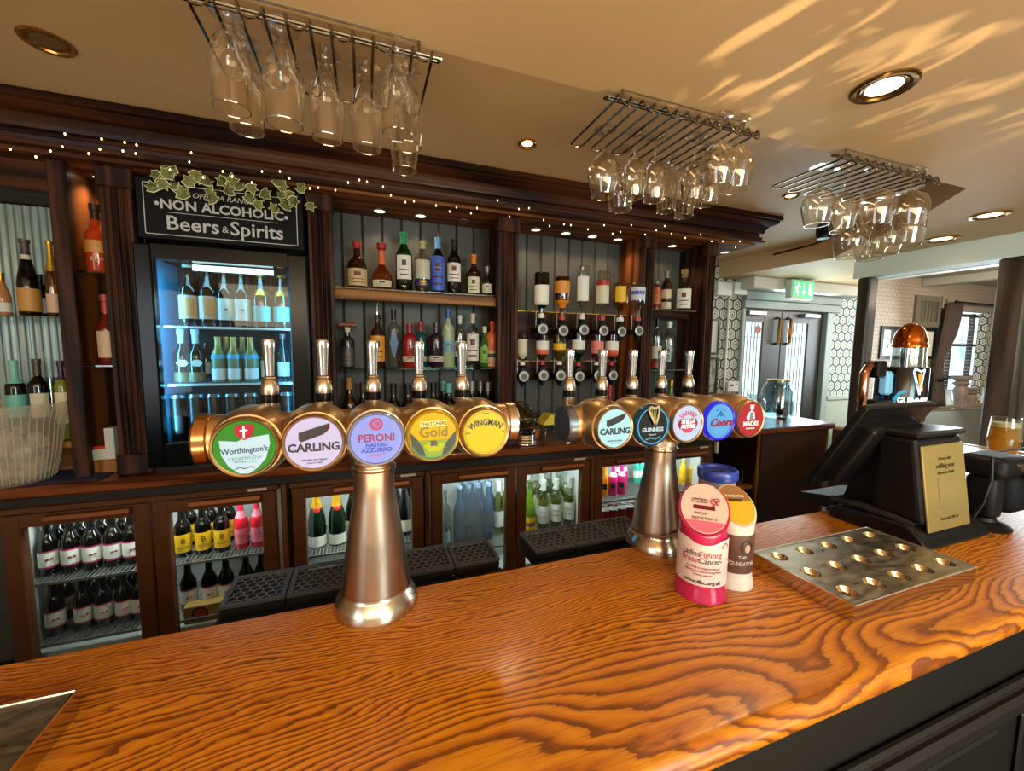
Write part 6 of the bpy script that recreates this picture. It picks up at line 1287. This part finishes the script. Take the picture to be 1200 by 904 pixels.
# ------------------------------------------------------------------ hanging glass racks and stemware
RACKM = flat('#8d8170', .2, 1.); ZRK = 2.262
def rack(label, x0, x1, y0, y1, slots):
    t = T('glass_rack', label, 'glass rack', ((x0+x1)/2, y0, ZRK)); cx = (x0+x1)/2
    m = MB()
    for dy, dz in ((0., .0), (.03, .012)): m.tube([(x0-cx, dy, dz), (x1-cx, dy, dz)], .0042, 8)
    m.tube([(x0-cx, 0, 0), (x0-cx, .03, .012)], .004, 6).tube([(x1-cx, 0, 0), (x1-cx, .03, .012)], .004, 6); m.build('front_rails', RACKM, t)
    w = (x1-x0)/slots; g = w*.26
    for i in range(slots):
        c = x0-cx+w*(i+.5); L = y1-y0
        pts = [(c-g, -.012, .004), (c-g, .02, -.004), (c-g, L-g, -.004)]+[(c-g*cos(a), L-g+g*sin(a), -.004) for a in [PI*k/8 for k in range(1, 8)]]+[(c+g, L-g, -.004), (c+g, .02, -.004), (c+g, -.012, .004)]
        pts2 = [(c+g, -.012, .004)]+[(c+g*cos(a), -.012-.016*sin(a), .004-.036*sin(a)) for a in [PI*k/8 for k in range(1, 8)]]+[(c-g, -.012, .004)]
        MB().tube(pts, .0036, 6).build('wire_runner', RACKM, t); MB().tube(pts2, .003, 6).build('wire_hook', RACKM, t)
    m = MB(); 
    for x in (x0+.05-cx, x1-.05-cx): m.tube([(x, .015, .008), (x, .015, ZC-ZRK-.001)], .004, 6)
    m.tube([(x0+.05-cx, .015, .036), (x1-.05-cx, .015, .036)], .002, 6)
    m.build('hangers', RACKM, t); return t
a = aZ(205, -6, ZRK); b = aZ(518, 64, ZRK); rack('chrome glass rack nearest the camera, at the top left of the ceiling', a.x, b.x, 1.04, 1.30, 6)
a = aZ(715, 113, ZRK); b = aZ(890, 158, ZRK); c = aZ(668, 166, ZRK); rack('dark wire glass rack in the middle of the ceiling', a.x, b.x, a.y, 1.29, 7); R2 = (a.x, b.x, a.y)
a = aZ(985, 182, ZRK); b = aZ(1095, 212, ZRK); rack('dark wire glass rack furthest to the right of the ceiling', a.x, b.x, a.y, 1.30, 6)
SHAPES = dict(
    tulip=(.205, [(.0001, 0), (.033, 0), (.034, .002), (.012, .006), (.0042, .014), (.0038, .072), (.010, .082), (.026, .098), (.038, .122), (.0415, .146), (.038, .178), (.0325, .205)]),
    balloon=(.205, [(.0001, 0), (.035, 0), (.036, .002), (.012, .006), (.0045, .014), (.004, .066), (.012, .074), (.034, .09), (.049, .118), (.052, .142), (.047, .172), (.038, .205)]),
    gin=(.20, [(.0001, 0), (.037, 0), (.038, .002), (.012, .006), (.005, .014), (.0045, .07), (.018, .076), (.045, .094), (.056, .122), (.054, .152), (.044, .2)]),
    pint=(.185, [(.0001, 0), (.034, 0), (.035, .003), (.014, .01), (.009, .02), (.012, .034), (.028, .06), (.037, .09), (.0385, .115), (.036, .15), (.033, .185)]))
protos = {}
def hang(kind, px, py, label, group, s=1.):
    H, P = SHAPES[kind]; zrim = ZRK+.006-H*s; p = aZ(px, py, zrim); loc = (p.x, p.y, ZRK+.006)
    if kind not in protos:
        t = T('stem_glass', label, 'glass', loc, 0, group); pr = [(r, -z) for r, z in P]
        k = next(i for i, (r, z) in enumerate(P) if z > .05)
        MB().lathe(pr[:k], 24).build('foot', GLASSWARE, t); inner = [(max(.0001, r-.0012), -z-.0006) for r, z in P[k:]]
        MB().shell(pr[k-1:]+[(r, z) for r, z in reversed(inner[1:])]+[(.0001, inner[0][1])], 24).build('bowl', GLASSWARE, t)
        MB().tube([(P[-1][0]*cos(a), P[-1][0]*sin(a), -P[-1][1]) for a in [2*PI*i/28 for i in range(28)]], .0011, 6, True).build('rim', GLASSRIM, t)
        protos[kind] = t; t.scale = (s, s, s)
    else:
        t = dup(protos[kind], loc, label, 0, group, (s, s, s))
    return t
GLASSRIM = pane('polished_rim', '#f4ead8', .35, .05)
def series(items, where, group):
    for i, (k, x, y, s) in enumerate(items): hang(k, x, y, 'clear upside down %s, %s of %s on the %s' % (dict(tulip='tulip wine glass', balloon='balloon wine glass', gin='wide gin glass', pint='stemmed beer glass')[k], nth(i, len(items)), ('', '', '', '', '', '', '', '', 'eight', '', 'ten')[len(items)], where), group, s)
series([('pint', 272, 128, 1.05), ('pint', 290, 153, 1.05), ('pint', 334, 146, 1.1), ('pint', 384, 163, 1.05), ('pint', 430, 174, 1.05), ('pint', 466, 158, 1.05), ('pint', 474, 200, 1.05), ('pint', 478, 172, 1.)], 'nearest rack', 'glasses on the nearest rack')
series([('balloon', 707, 230, 1.), ('balloon', 727, 246, 1.), ('tulip', 742, 232, 1.), ('tulip', 766, 235, 1.), ('pint', 780, 248, 1.), ('pint', 801, 254, 1.), ('tulip', 812, 236, 1.), ('balloon', 826, 240, .95), ('balloon', 840, 220, 1.), ('balloon', 860, 223, 1.)], 'middle rack', 'glasses on the middle rack')
series([('balloon', 957, 264, 1.05), ('tulip', 986, 271, 1.15), ('balloon', 994, 302, 1.3), ('gin', 1024, 266, 1.1), ('balloon', 1018, 304, 1.3), ('gin', 1064, 266, 1.05), ('gin', 1060, 288, 1.2), ('balloon', 1036, 298, 1.25)], 'right rack', 'glasses on the right rack')
# added patterned spot standing in for sunlight the drain board throws up
g = light('SPOT', 'added_glint_spot', (1.05, .55, ZB+.04), 60, (1, .78, .45), .004, (PI, 0, 0), angle=1.15, blend=.45)
g.rotation_euler = (Vector((.24, .02, 1.))).to_track_quat('-Z', 'Y').to_euler()
L_ = g.data; L_.use_nodes = True; nt = L_.node_tree; em = nt.nodes['Emission']
tc = nt.nodes.new('ShaderNodeTexCoord'); mp = nt.nodes.new('ShaderNodeMapping'); mp.inputs['Scale'].default_value = (2.4, 6.5, .1); mp.inputs['Rotation'].default_value = (0, 0, .75)
no = nt.nodes.new('ShaderNodeTexNoise'); no.inputs['Scale'].default_value = 2.3; no.inputs['Detail'].default_value = 1.5; no.inputs['Distortion'].default_value = .8
rp = nt.nodes.new('ShaderNodeValToRGB'); rp.color_ramp.elements[0].position = .52; rp.color_ramp.elements[0].color = (0, 0, 0, 1); rp.color_ramp.elements[1].position = .66
nt.links.new(tc.outputs['Normal'], mp.inputs[0]); nt.links.new(mp.outputs[0], no.inputs[0]); nt.links.new(no.outputs[0], rp.inputs[0]); nt.links.new(rp.outputs[0], em.inputs['Strength'])
